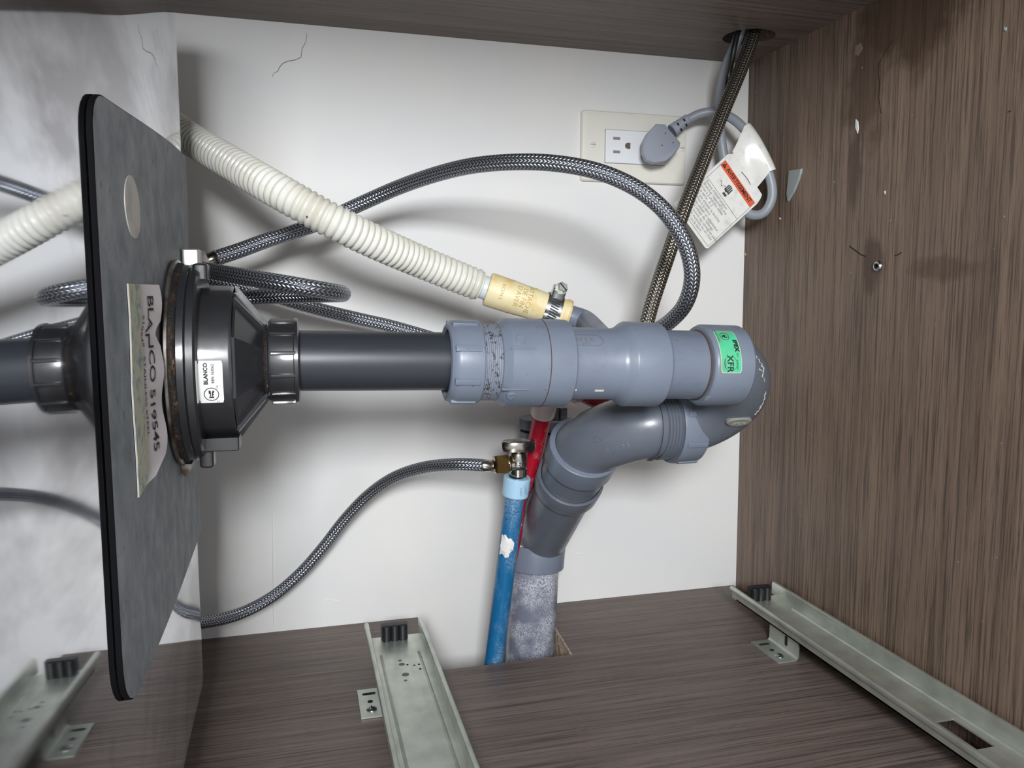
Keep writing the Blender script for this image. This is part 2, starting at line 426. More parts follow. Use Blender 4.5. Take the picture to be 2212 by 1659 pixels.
# top panel with round cable hole
HXc, HYc, HR = -0.053, -0.079, 0.0245
g = G(); seg = 32
circ = [(HXc+HR*math.cos(2*math.pi*k/seg), HYc+HR*math.sin(2*math.pi*k/seg)) for k in range(seg)]
x0, x1, y0, y1 = HXc-0.04, HXc+0.04, HYc-0.04, HYc+0.04
def sq(a):
    c, s = math.cos(a), math.sin(a); k = 0.04/max(abs(c), abs(s)); return (HXc+c*k, HYc+s*k)
sqr = [sq(2*math.pi*k/seg) for k in range(seg)]
for z in (HC, HC+TH):
    g.loft([[Vector((x, y, z)) for x, y in circ], [Vector((x, y, z)) for x, y in sqr]])
g.loft([[Vector((x, y, HC)) for x, y in circ], [Vector((x, y, HC+TH)) for x, y in circ]])
for a, b in (((XL, YF), (x0, 0)), ((x1, YF), (0.01, 0)), ((x0, YF), (x1, y0)), ((x0, y1), (x1, 0))):
    g.box((a[0], a[1], HC), (b[0], b[1], HC+TH))
ceiling = g.make('ceiling', wood_x, smooth=False)
struct(ceiling, 'dark wood-grain panel along the top with a round cable hole', 'panel')
g = G(); g.box((XL, YF, 0.68), (0.02, 0.0, 0.70)); g.make('light_block_cap', wood_x, ceiling, smooth=False)  # unseen cap, put in to keep ambient light out of the cable hole
g = G(); g.box((XL, YF, HC+TH), (0.0, YF+0.016, 0.68)); g.make('light_block_front', wood_x, ceiling, smooth=False)  # unseen strip, added to close the cavity above against ambient light
g = G(); g.box((XL-0.02, YF, -0.2), (XL, 0.0, 0.70)); wl = g.make('wall_left', wood_x, smooth=False)  # stands for the worktop; put in unseen to block light behind the sink
struct(wl, 'unseen underside of the worktop behind the sink', 'panel')

# crack, seam and scars in the plaster
def ribbon(name, P, w, mat, parent, off):
    pts = [at(px, py, 0.0) for px, py in P]; g = G(); L = []
    for i, p in enumerate(pts):
        t = (pts[min(i+1, len(pts)-1)]-pts[max(i-1, 0)]).normalized(); s = Vector((0, 1, 0)).cross(t)
        ww = w*(0.35+0.65*math.sin(math.pi*(i+0.5)/len(pts)))
        L.append([p+s*ww-Vector((0, -0.0004, 0)), p+s*ww*0.4-Vector((0, off, 0)), p-s*ww*0.4-Vector((0, off, 0)), p-s*ww-Vector((0, -0.0004, 0))])
    g.loft(L, True, True); return g.make(name, mat, parent, smooth=False)
ribbon('crack', [(663, 72), (661, 90), (653, 104), (650, 124), (636, 130), (622, 132), (611, 137), (604, 145), (600, 154), (592, 158), (588, 166)], 0.0007, crackm, wall_back, 0.0003)
ribbon('plaster_ridge', [(700, 1298), (712, 1297), (722, 1299), (733, 1300)], 0.0009, white, wall_back, 0.0008)
ribbon('plaster_ridge', [(1244, 1199), (1252, 1197), (1258, 1199)], 0.0009, white, wall_back, 0.0008)
ribbon('wall_seam', [(588, 1110), (589, 1200), (590, 1290), (591, 1352)], 0.0006, white, wall_back, 0.0009)
# scars on the right panel
def onright(px, py, off=0.0):
    p = atx(px, py, 0.0); return Vector((0.0035-(p.z/HC)*0.0075-off, p.y, p.z))
def chip(name, P, mat, parent, th=0.0006):
    pts = [onright(*p) for p in P]; g = G(); c = sum(pts, Vector())/len(pts)
    g.loft([[p+Vector((0.0006, 0, 0)) for p in pts], [c+(p-c)*0.9-Vector((th, 0, 0)) for p in pts]], True, True)
    return g.make(name, mat, parent, smooth=False)
chip('paint_fleck', [(1855, 257), (1860, 262), (1861, 278), (1859, 290), (1854, 276)], patch, wall_right)
chip('paint_fleck', [(1855, 100), (1868, 92), (1872, 105), (1862, 122), (1853, 120)], M('dried_glue', (120, 108, 96), 0.6), wall_right, 0.0003)
chip('paint_fleck', [(1914, 414), (1918, 412), (1917, 420)], patch, wall_right)
chip('paint_fleck', [(2178, 58), (2184, 60), (2182, 68), (2177, 66)], M('pale_green_fleck', (140, 166, 166), 0.6), wall_right)
chip('paint_fleck', [(1687, 470), (1691, 471), (1689, 475)], patch, wall_right)
chip('paint_fleck', [(1609, 547), (1614, 546), (1615, 552), (1610, 553)], M('tan_fleck', (190, 164, 124), 0.7), wall_right)
scratch = M('dark_scratch', (34, 24, 20), 0.9)
for P in ([(1936, 88), (1928, 99), (1922, 110), (1915, 122), (1906, 138), (1904, 160), (1907, 185), (1905, 212), (1909, 245)],
          [(1838, 532), (1850, 541), (1862, 550), (1872, 554)], [(1950, 545), (1943, 550), (1935, 553)], [(2190, 240), (2183, 243)]):
    pts = [onright(*p) for p in P]; g = G(); L = []
    for i, p in enumerate(pts):
        t = (pts[min(i+1, len(pts)-1)]-pts[max(i-1, 0)]).normalized(); s = Vector((1, 0, 0)).cross(t); w = 0.0009*(0.4+0.6*random.random())
        L.append([p+s*w+Vector((0.0004, 0, 0)), p+s*w*0.5-Vector((0.0002, 0, 0)), p-s*w*0.5-Vector((0.0002, 0, 0)), p-s*w+Vector((0.0004, 0, 0))])
    g.loft(L, True, True); g.make('split', scratch, wall_right, smooth=False)

# ------------------------------------------------------------------ sink
XS = -0.5482; SY0, SY1, SZ0, SZ1 = -0.585, -0.190, 0.045, 0.552
sink = thing('kitchen_sink', 'polished stainless steel sink basin with dark grey pad at the left', 'sink', (XS, -0.37, SZ0))
def dish(p):   # the bottom falls slightly towards the drain from the front
    d = max(0.0, -0.24-p.y); k = min(1.0, d/0.18); k = k*k*(3-2*k)
    f_ = d*d/0.22 if d < 0.11 else d-0.055
    return Vector((p.x-0.04*f_-0.02*(p.z-0.29)*k, p.y, p.z))
def subdiv(q, n):
    out = []
    for k in range(len(q)):
        a, b = Vector(q[k]), Vector(q[(k+1) % len(q)])
        m_ = n if (b-a).length > 0.05 else 1
        out += [a.lerp(b, t/m_) for t in range(m_)]
    return out
NB = 40
def sloop(x, ins):
    cy, cz = (SY0+SY1)/2, (SZ0+SZ1)/2
    return [dish(Vector((x, cy+v.x, cz+v.y))) for v in subdiv(rrect((SY1-SY0)/2-ins, (SZ1-SZ0)/2-ins, max(0.0001, 0.0111-ins), 6), NB)]
rr = 0.007; L = [sloop(XS, rr+0.004)]
for k in range(7):
    a = math.radians(90*k/6); L.append(sloop(XS-rr*(1-math.cos(a)), rr*(1-math.sin(a))))
L.append(sloop(XL+0.02, 0.0))
g = G(); g.loft(L, False, False)
ya_, yb_, za_, zb_ = SY0+0.0109, SY1-0.0109, SZ0+0.0109, SZ1-0.0109
V = [dish(Vector((XS, ya_+(yb_-ya_)*i/NB, za_+(zb_-za_)*j/8))) for i in range(NB+1) for j in range(9)]
g.add(V, [(i*9+j, i*9+j+1, (i+1)*9+j+1, (i+1)*9+j) for i in range(NB) for j in range(8)])
g.make('basin', steel, sink, ang=50)
# pad
PX = XS+0.0004; PT = 0.0019
def padout(ins=0.0):
    c = [(-0.441, 0.155), (-0.423, 0.413), (-0.197, 0.423), (-0.197, 0.163)]
    out = []; n = len(c); rad = [0.026, 0.02, 0.004, 0.004]
    for i in range(n):
        p0, p1, p2 = Vector(c[i-1]), Vector(c[i]), Vector(c[(i+1) % n])
        a = (p0-p1).normalized(); b = (p2-p1).normalized(); r = rad[i]
        s, e = p1+a*r, p1+b*r
        for k in range(9):
            t = k/8; out.append(s*(1-t)**2+p1*2*t*(1-t)+e*t*t)
    ce = sum(out, Vector((0, 0)))/len(out)
    return [p+(ce-p).normalized()*ins for p in out]
o0 = padout(); o1 = padout(0.0006)
o0 = subdiv(o0, 24); o1 = subdiv(o1, 24)
g = G(); g.loft([[dish(Vector((PX, p.x, p.y))) for p in o0], [dish(Vector((PX+PT, p.x, p.y))) for p in o0], [dish(Vector((PX+PT+0.0004, p.x, p.y))) for p in o1]], False, False)
pe = g.make('sound_pad', pad_edge, sink, ang=50)
g = G()
# face in strips so that it follows the dished bottom
ylo, yhi = min(p.x for p in o1), max(p.x for p in o1); ns_ = 60; cols = []
for i in range(ns_+1):
    y = ylo+(yhi-ylo)*(0.5-0.5*math.cos(math.pi*i/ns_)); zs = []
    for a, b in zip(o1, o1[1:]+o1[:1]):
        if (a.x-y)*(b.x-y) <= 0 and abs(a.x-b.x) > 1e-9: zs.append(a.y+(b.y-a.y)*(y-a.x)/(b.x-a.x))
        elif abs(a.x-y) < 1e-7: zs.append(a.y)
    cols.append([dish(Vector((PX+PT+0.0004, y, min(zs)+(max(zs)-min(zs))*t/6))) for t in range(7)])
g.loft(cols, closed=False)
g.make('pad_face', pad_m, pe, ang=50)
XP = PX+PT+0.0004
g = G(); g.lathe([(-0.0004, 0.0148), (0.0003, 0.0146)], dish(Vector((XP, -0.367, 0.3715))), (1, -0.04, 0.02), 40, False, True); g.make('logo_disc', grime, pe)
# peeling paper label
def lab(s, t):   # s along +y 0..1, t down 0..1
    y0 = -0.3885-0.008*t+0.001*math.sin(t*9); wid = 0.053-0.010*(1 if 0.2 < t < 0.32 else 0)*math.sin((t-0.2)/0.12*math.pi)-0.022*max(0, (t-0.93)/0.07)
    y = y0+wid*s; z = 0.3355-0.094*t-(0.003*(1-s) if t > 0.93 else 0)
    lift = 0.0006+0.0065*max(0, s-0.45)**1.5*(1+0.35*math.sin(t*17))
    return dish(Vector((XP+lift, y, z)))
def strip(s0, s1, mat, name, par, off=0.0):
    g = G(); ns, nt = 8, 30; L = []
    for j in range(nt+1):
        L.append([lab(s0+(s1-s0)*i/ns, j/nt)+Vector((off, 0, 0)) for i in range(ns+1)]+[lab(s0+(s1-s0)*i/ns, j/nt)+Vector((off-0.0003, 0, 0)) for i in range(ns, -1, -1)])
    g.loft(L, True, True); return g.make(name, mat, par, ang=60)
lb = strip(0.0, 1.0, paper, 'paper_label', sink)
strip(0.0, 0.42, paper_mottle, 'mottled_band', lb, 0.0004)
def labtxt(s, k=1.0):
    return lambda u, v: lab(s+v/0.053, min(1, max(0, 0.47+u/0.094)))+Vector((0.0005, 0, 0))
lettering([('BLANCO 519545', 0.0112, labtxt(0.68), dict(bold=0.00005, spacing=0.95)), ('519545   STAINLESS STEEL', 0.0052, labtxt(0.46), {})], ink, lb)

# ------------------------------------------------------------------ strainer with tailpiece
AX = Vector((1, 0, 0)); AY, AZ = -0.271, 0.2895
st = thing('sink_strainer', 'black plastic strainer cup and tailpiece fixed under the steel sink', 'drain', (-0.549, AY, AZ))
def ax(x): return (x, AY, AZ)
g = G(); g.lathe([(0, 0.060), (0.0008, 0.0615), (0.0022, 0.0612), (0.003, 0.0588)], ax(-0.5453), AX, 64, True, True); g.make('steel_flange', old_steel, st)
g = G(); seg = 64; L = []
for t, r in ((0, 0.0578), (0.0010, 0.0594), (0.0036, 0.0594), (0.0048, 0.058)):
    L.append([Vector((-0.5438+t, AY, AZ))+Vector((0, math.cos(2*math.pi*k/seg), math.sin(2*math.pi*k/seg)))*(r+random.uniform(-0.0008, 0.0008)) for k in range(seg)])
g.loft(L, True, True); g.make('rusty_gasket', rust, st, ang=60)
g = G(); g.lathe([(0, 0.0575), (0.001, 0.0588), (0.0045, 0.0588), (0.0052, 0.0575), (0.0056, 0.0582), (0.0092, 0.0578), (0.0104, 0.0565), (0.0106, 0.047)], ax(-0.5400), AX, 64, True, True); g.make('lock_ring', black, st)
g = G()
g.lathe([(0, 0.0475), (0.002, 0.0475), (0.0035, 0.0465), (0.0042, 0.0464), (0.0268, 0.0462), (0.0275, 0.0461), (0.0287, 0.0455)], ax(-0.5405), AX, 64, True, False)
cup = g.make('cup', black, st)
g = G(); g.lathe([(0, 0.0455), (0.0015, 0.0447), (0.0165, 0.0228), (0.0195, 0.0215), (0.0215, 0.0215)], ax(-0.5118), AX, 8, False, False, math.pi/8)
g.make('cone', black, st, ang=20)
for a in (58, 122, 238, 302, 90, 270):   # gusset fins between cup and neck
    d = Vector((0, -math.cos(math.radians(a)), math.sin(math.radians(a)))); t = Vector((1, 0, 0)).cross(d)
    c0 = Vector(ax(-0.5118)); g = G()
    P = [c0+d*0.0455, c0+d*0.0462+AX*0.0012, c0+d*0.0232+AX*0.0185, c0+d*0.0205+AX*0.0185, c0+d*0.038]
    g.prism([p-t*0.0009 for p in P], t*0.0018); g.make('gusset', black, st, smooth=False)
g = G(); g.obox((-0.5225, AY-0.006, AZ-0.0465), (1, 0, 0), (0, 1, 0), (0, 0, -1), 0.0118, 0.020, 0.0040, 0.0012); g.make('side_box', black, st, ang=30)
g = G(); g.obox((-0.5295, AY-0.010, AZ-0.0535), (1, 0, 0), (0, 1, 0), (0, 0, -1), 0.0040, 0.012, 0.0075, 0.0022); g.make('ring_lug', black, st, ang=30)
g = G(); g.obox((-0.5295, AY-0.010, AZ+0.0545), (1, 0, 0), (0, 1, 0), (0, 0, 1), 0.0042, 0.008, 0.0045, 0.0022); g.make('ring_lug', black, st, ang=30)
g = G(); g.lathe([(0, 0.0222), (0.0015, 0.0232), (0.004, 0.0228)], ax(-0.4958), AX, 40); g.make('neck_thread', rust, st)
def nut(name, x0, x1, r, nrib, mat, parent, axis_fn, bore, ribh=0.0016, ribw=0.0011, d=AX, collar=True, inset=0.10, lathe=None):
    w = x1-x0; p0 = Vector(axis_fn(x0))
    prof = [(0, bore), (0, r-0.0016), (0.0008, r-0.0004), (0.0018, r), (w-0.0035, r), (w-0.003, r+0.0012 if collar else r), (w-0.0008, r+0.0012 if collar else r), (w, r-0.0006), (w, bore)]
    g = G(); g.lathe(prof if lathe is None else lathe, p0, d, 56); o = g.make(name, mat, parent)
    e1, e2 = frame(d); d = Vector(d).normalized()
    for k in range(nrib):
        a = 2*math.pi*(k+0.5)/nrib; rd = e1*math.cos(a)+e2*math.sin(a); tg = d.cross(rd)
        g = G(); g.obox(p0+d*(w*(0.5-inset*0.15))+rd*(r-0.0002), d, tg, rd, w*(0.5-inset), ribw, ribh, 0.0006)
        g.make('grip_rib', mat, o, ang=30)
    return o
nut('slip_nut', -0.4936, -0.4752, 0.0255, 12, black, st, ax, 0.0195)
g = G(); g.tube([Vector(ax(-0.4775)), Vector((-0.371, -0.270, 0.2872))], 0.0190, 48); g.make('tailpiece', tail_m, st)
# maker's sticker on the cup
cr = 0.0466
def cupmap(x, s):     # s = arc height above axis level
    a = s/cr; return Vector((x, AY-cr*math.cos(a), AZ+cr*math.sin(a)))
SXc, SSc = -0.5230, -0.0075
g = G(); out = rrect(0.0064, 0.0122, 0.0012, 3)
rows = []
ns = 12
for off in (0.0, 0.00025):
    pass
V = []; F = []
for j in range(ns+1):
    s = -0.0122+0.0244*j/ns; e = 0.0064-(0.0005 if j in (0, ns) else 0)
    for i in range(5):
        p = cupmap(SXc-e+2*e*i/4, SSc+s); rd = (p-Vector(ax(p.x))).normalized(); V.append(p+rd*0.0003)
for j in range(ns):
    for i in range(4): F.append((j*5+i, j*5+i+1, (j+1)*5+i+1, (j+1)*5+i))
stk = mesh('sticker', V, F, M('white_sticker', (232, 232, 230), 0.4), cup)
def cl2(xo, so):
    def f(u, v):
        p = cupmap(SXc+xo-v, SSc+so+u); rd = (p-Vector(ax(p.x))).normalized(); return p+rd*0.0005
    return f
lettering([('BLANCO', 0.0030, cl2(-0.0025, 0.0050), dict(bold=0.00012)), ('REN 163062', 0.0021, cl2(0.0012, 0.0050), dict(bold=0.00004)),
           ('US', 0.0016, cl2(0.0032, -0.0025), {}), ('C', 0.0016, cl2(0.0035, -0.0112), {})], ink, stk)
def ringflat(fn, r0, r1, seg=28):
    V = []; F = []
    for k in range(seg):
        a = 2*math.pi*k/seg
        V += [fn(r0*math.cos(a), r0*math.sin(a)), fn(r1*math.cos(a), r1*math.sin(a))]
    for k in range(seg):
        j = (k+1) % seg; F.append((2*k, 2*k+1, 2*j+1, 2*j))
    return V, F
g = G(); fn = cl2(0.0, -0.0068); g.add(*ringflat(fn, 0.0036, 0.0040))
for u0, v0, u1, v1 in ((-0.0022, -0.0013, -0.0014, 0.0013), (-0.0004, -0.0012, 0.0004, -0.0002), (-0.0012, -0.0008, 0.0016, -0.0003), (-0.0012, 0.0003, 0.0016, 0.0008), (0.0004, 0.0004, 0.0022, 0.0014), (0.0008, -0.0014, 0.0022, -0.0006)):
    g.add([fn(u0, v0), fn(u1, v0), fn(u1, v1), fn(u0, v1)], [(0, 1, 2, 3)])
g.make('approval_mark', ink, stk, smooth=False)
# zinc clips that grip the flange
g = G(); p = at(388, 556, -0.23); g.obox((-0.5397, -0.235, p.z), (1, 0, 0.0), (0, 1, 0), (0, 0, 1), 0.0052, 0.009, 0.0050, 0.0016); g.make('zinc_clip', zinc, st, ang=30)
g = G(); q = [at(393, 999, -0.275), at(416, 999, -0.275), at(415, 1012, -0.275), at(404, 1027, -0.275), at(396, 1020, -0.275)]
g.prism([v+Vector((0, -0.005, 0)) for v in q], (0, 0.014, 0)); g.make('zinc_clip', old_steel, st, smooth=False)

# ------------------------------------------------------------------ grey drain pipe
MY = -0.270
dp = thing('drain_pipe', 'grey plastic drain pipe with trap running from tailpiece to cut-out', 'pipe', at(1140, 1430, -0.07))
XA, XB = -0.383, -0.180
ZA, ZB = 0.2872, at(1560, 789, MY).z
MD = Vector((XB-XA, 0, ZB-ZA)).normalized()
def mx(x): t = (x-XA)/(XB-XA); return Vector((x, MY, ZA+(ZB-ZA)*t))
def seg_(name, prof, mat, x0, **k):
    g = G(); g.lathe(prof, mx(x0), MD, 64, **k); return g.make(name, mat, dp)
nx0, nx1 = -0.3830, -0.3612
w = nx1-nx0
nut('compression_nut', nx0, nx1, 0.0268, 8, pvc_l, dp, mx, 0.0205, 0.0021, 0.0021, MD, True, 0.12,
    lathe=[(0.006, 0.0205), (0.0015, 0.0212), (0, 0.0228), (0.0006, 0.0247), (0.0030, 0.0268), (0.0065, 0.0277), (w-0.001, 0.0277), (w, 0.0268), (w, 0.0220)])
prof = []; t = 0.0
while t < 0.013:
    prof += [(t, 0.0248), (t+0.0007, 0.0257), (t+0.0013, 0.0257), (t+0.0021, 0.0246)]; t += 0.0026
seg_('thread', prof, pvc_thread, nx1-0.0005)
seg_('adapter', [(0, 0.0245), (0.0008, 0.0262), (0.0058, 0.0296), (0.031, 0.0298)], pvc_l, -0.3500)
seg_('glue_line', [(0, 0.0296), (0.0002, 0.02995), (0.0007, 0.02995), (0.0009, 0.0296)], seam_m, -0.3195)
seg_('hub', [(0, 0.0298), (0.0175, 0.0296), (0.0186, 0.0288), (0.0187, 0.0240)], pvc_l, -0.3189)
seg_('wye_body', [(0, 0.0247), (0.036, 0.0247), (0.0395, 0.0262), (0.0435, 0.0292), (0.0445, 0.0296), (0.0685, 0.0296), (0.0700, 0.0286), (0.0701, 0.024)], pvc_l, -0.3020)
seg_('pipe_length', [(0, 0.0244), (0.040, 0.0244)], pvc_p, -0.2330)
UX = -0.1955
hubp = [(0, 0.0245), (0.0004, 0.0272), (0.0012, 0.0282), (0.003, 0.0291), (0.030, 0.0290), (0.0315, 0.0280), (0.0318, 0.0262)]
seg_('trap_hub', hubp, pvc_l, -0.2010)
seg_('glue_line', [(0, 0.0243), (0.0003, 0.0249), (0.0012, 0.0252), (0.002, 0.0245)], seam_m, -0.2026)
# U bend
o_ = Vector((0, 0.062, -0.053)); R = o_.length/2; oh = o_.normalized(); ctr = mx(UX)+o_/2
pts = [mx(UX-0.004)]+[ctr-oh*R*math.cos(math.pi*k/32)+Vector((1, 0, 0))*R*math.sin(math.pi*k/32) for k in range(33)]
ret = mx(UX)+o_
pts.append(ret+Vector((-0.006, 0, 0)))
g = G(); g.tube(pts, 0.0263, 48, False); g.make('u_bend', pvc_d, dp)
# moulding ridge round the bend, with scuffs
def ubend(a, th, r):  # a along bend 0..1, th around section (0 = outside)
    c = ctr-oh*R*math.cos(math.pi*a)+AX*R*math.sin(math.pi*a)
    o = (-oh*math.cos(math.pi*a)+AX*math.sin(math.pi*a)); b = o.cross(oh*math.sin(math.pi*a)+AX*math.cos(math.pi*a))
    return c+o*r*math.cos(th)+b*r*math.sin(th)
def bend_find(px, py):
    best = None
    for i in range(61):
        for j in range(96):
            p = ubend(i/60, 2*math.pi*j/96, 0.0264); d = p-CAM; z = d.dot(FWD)
            e = (IW/2+FPX*d.dot(RGT)/z-px)**2+(IH/2-FPX*d.dot(UPV)/z-py)**2
            nn = p-(ctr-oh*R*math.cos(math.pi*i/60)+AX*R*math.sin(math.pi*i/60))
            if nn.dot(CAM-p) > 0 and (best is None or e < best[0]): best = (e, p, nn.normalized())
    return best[1], best[2]
for line, wmax in (([(1612, 757), (1626, 765), (1638, 778), (1646, 790), (1652, 804)], 0.0011), ([(1655, 846), (1652, 858), (1648, 870), (1641, 882), (1630, 897)], 0.0013), ([(1640, 795), (1647, 808), (1650, 822)], 0.0007)):
    px_ = [Vector((a, b, 0)) for a, b in line]; px_ = resample(crom(px_, 6), 4.0)
    fp = [bend_find(q.x+random.uniform(-1.5, 1.5), q.y+random.uniform(-1.5, 1.5)) for q in px_]; L = []
    for k, (p, d) in enumerate(fp):
        t = (fp[min(k+1, len(fp)-1)][0]-fp[max(k-1, 0)][0]).normalized(); s_ = t.cross(d); w = wmax*random.uniform(0.08, 1.0)**1.5
        L.append([p+s_*w-d*0.0001, p+d*0.0002, p-s_*w*random.uniform(0.3, 1)-d*0.0001])
    g = G(); g.loft(L, closed=False); g.make('scuff', paint_scuff, dp, smooth=False)
# embossed oval on the bend
bo = at(1602, 916, -0.245)
nrm = (CAM-bo).normalized()
# return leg
def rx(x): return Vector((x, ret.y, ret.z))
BX = Vector((-1, 0, 0))
g = G(); g.lathe([(0, 0.0264), (0.014, 0.0264), (0.015, 0.029)], rx(UX+0.002), BX, 48); g.make('bend_end', pvc_d, dp)
ux0 = at(1497, 925, ret.y).x
nut('union_nut', ux0, ux0+0.0225, 0.0312, 8, pvc_l, dp, lambda x: rx(x), 0.026, 0.0016, 0.0022, BX, True, 0.12,
    lathe=[(0, 0.0262), (0, 0.0292), (0.0015, 0.0308), (0.004, 0.0315), (0.0205, 0.0318), (0.0225, 0.0312), (0.0226, 0.026)])
tx0 = ux0-0.0215; prof = []; t = 0.0
while t < 0.0115:
    prof += [(t, 0.0272), (t+0.0007, 0.0284), (t+0.0014, 0.0284), (t+0.0021, 0.0271)]; t += 0.0027
g = G(); g.lathe(prof, rx(tx0), BX, 56); g.make('thread', pvc_d, dp)
# elbow down to the 45 degree branch
S0 = at(1166, 1172, -0.052); LIP = at(1266, 962, -0.172)
BD = (S0-LIP).normalized()
e0 = rx(tx0-0.009)
P = []
h0, h1 = 0.058, 0.050
for k in range(29):
    t = k/28; a = 2*t**3-3*t*t+1; b = t**3-2*t*t+t; c = -2*t**3+3*t*t; d = t**3-t*t
    P.append(e0*a+BX*h0*b+(LIP+BD*0.008)*c+BD*h1*d)
g = G(); g.tube([e0-BX*0.004]+P, 0.0266, 48, False); elb = g.make('elbow', pvc_d, dp)
def arrow(c, nrm, up, s, name):
    nrm = Vector(nrm).normalized(); up = Vector(up); up = (up-nrm*up.dot(nrm)).normalized(); rt = up.cross(nrm)
    g = G(); tri = [c+rt*s, c-rt*s*0.7+up*s*0.8, c-rt*s*0.7-up*s*0.8]
    g.loft([[p-nrm*0.002 for p in tri], [c+(p-c)*0.75+nrm*0.0008 for p in tri]], False, True); return g.make(name, pvc_d, elb, smooth=False)
def br(t): return LIP+BD*t
BL = (S0-LIP).length
g = G(); g.lathe([(0, 0.0262), (0, 0.0300), (0.0006, 0.0307), (0.021, 0.0304), (0.0225, 0.0298), (0.0226, 0.0262)], br(0.001), BD, 56); g.make('elbow_hub', pvc_l, dp)
g = G(); g.lathe([(0, 0.0270), (0.034, 0.0270)], br(0.020), BD, 48); g.make('pipe_length', pvc_d, dp)
g = G(); g.lathe([(0, 0.0275), (0, 0.0288), (0.0008, 0.0297), (0.004, 0.0298), (0.016, 0.0295), (0.019, 0.0286), (0.0195, 0.0270)], br(0.048), BD, 56); g.make('branch_hub', pvc_d, dp)
g = G(); g.lathe([(0, 0.0258), (BL-0.072, 0.0246), (BL-0.062, 0.0240)], br(0.062), BD, 48, False, True); g.make('wye_branch', pvc_d, dp)
# vertical stack
T0 = at(1172, 928, -0.052); T1 = at(1141, 1470, -0.052)
SD = (T1-T0).normalized(); SL = (T1-T0).length
def sp(px): # distance along the stack for picture height
    return (at(1160, px, -0.052).z-T0.z)/SD.z
g = G(); g.lathe([(sp(1040), 0.0200), (sp(1075), 0.0262), (sp(1190), 0.0268)], T0, SD, 48); g.make('stack_wye', pvc_d, dp)
g = G(); g.lathe([(sp(1168), 0.0262), (sp(1168), 0.0288), (sp(1171), 0.0293), (sp(1220), 0.0288), (sp(1222), 0.0275), (sp(1222), 0.024)], T0, SD, 56); g.make('stack_hub', pvc_l, dp)
g = G(); g.lathe([(sp(1216), 0.0243), (SL, 0.0243)], T0, SD, 48); g.make('stack_pipe', pvc_dust, dp)
for q in ([(1118, 1168), (1126, 1160), (1134, 1166), (1140, 1176), (1130, 1180), (1120, 1177)], [(1132, 1146), (1136, 1150), (1133, 1154)], [(1150, 1136), (1154, 1138), (1152, 1141)]):
    V = []
    for px, py in q:
        c = T0+SD*sp(py); x = at(px, py, -0.077).x; dx = max(-0.0255, min(0.0255, x-c.x)); V.append(c+Vector((dx, -math.sqrt(0.0268**2-dx*dx), 0))*1.012)
    g = G(); c = sum(V, Vector())/len(V); g.loft([[v+Vector((0, 0.002, 0)) for v in V], V, [c+(v-c)*0.7+Vector((0, -0.0006, 0)) for v in V]], False, True); g.make('paint_drip', patch, dp, smooth=False)
# air admittance valve on top of the stack
g = G(); g.lathe([(0.002, 0.0225), (0.028, 0.0225), (0.030, 0.0205), (0.052, 0.0165), (0.0535, 0.0175), (0.058, 0.0175), (0.0595, 0.0165), (sp(1050), 0.0200)], T0, SD, 40, True, False); av = g.make('vent_valve', pvc_d, dp)
g = G(); g.lathe([(-0.0005, 0.0212), (0.002, 0.0212)], T0, SD, 40, True, True); g.make('valve_gap', dark_hole, av)
g = G(); g.lathe([(-0.0115, 0.0215), (-0.0105, 0.0232), (-0.0012, 0.0235), (-0.0005, 0.0225)], T0, SD, 40, True, True); g.make('valve_cap', pvc_d, av)
for px_ in (1196, 1214):
    c = at(px_, 898, -0.056); g = G(); g.obox(c, (1, 0, 0), (0, 1, 0), (0, 0, 1), 0.0036, 0.006, 0.0085, 0.001); bl = g.make('cap_lug', pvc_d, av, ang=30)
    if px_ == 1214:
        for k in range(3):
            g = G(); g.obox(c+Vector((0, -0.0062, -0.004+0.0045*k)), (1, 0, 0), (0, 1, 0), (0, 0, 1), 0.0028, 0.0005, 0.0007); g.make('lug_rib', pvc_l, bl, smooth=False)
# side inlet for the dishwasher hose
C0 = at(1052, 624, -0.139); C1 = at(1228, 682, -0.152); CD = (C1-C0).normalized(); CLN = (C1-C0).length
g = G(); g.tube(resample(crom([C1-CD*0.018, C1-CD*0.008, C1+CD*0.004, C1+CD*0.014+Vector((0, -0.002, -0.0005)), at(1284, 715, -0.190), at(1310, 745, -0.235), at(1325, 765, -0.26)], 8), 0.002), 0.0094, 36); g.make('side_inlet', pvc_l, dp)
# raised marks on the front of the pipe
def onmain(px, py, r, off=0.0):
    x = at(px, 785, MY-r).x; c = mx(x); pz = at(px, py, MY-r*0.9).z-c.z; pz = max(-r*0.98, min(r*0.98, pz))
    y = -math.sqrt(r*r-pz*pz); d = Vector((0, y, pz)).normalized(); return c+d*(r+off), d
for px, py, L_, r in ((1132, 752, 0.016, 0.0298), (1118, 842, 0.018, 0.0298)):
    p, d = onmain(px, py, r); g = G(); g.obox(p, MD, MD.cross(d), d, L_/2, 0.0006, 0.0006, 0.0003); g.make('mould_line', pvc_l, dp, ang=30)
for px, py, rr_ in ((1130, 733, 0.0034), (1112, 858, 0.0032)):
    p, d = onmain(px, py, 0.0297); g = G(); g.lathe([(-0.001, rr_), (0.0002, rr_), (0.0005, rr_*0.9)], p, d, 24, False, True); g.make('mould_mark', pvc_l, dp)
for px, py in ((1243, 844), (1303, 845)):
    p, d = onmain(px, py, 0.0247); g = G(); g.obox(p, MD, MD.cross(d), d, 0.0032, 0.0007, 0.0004); g.make('scuff', paint_scuff, dp, smooth=False)
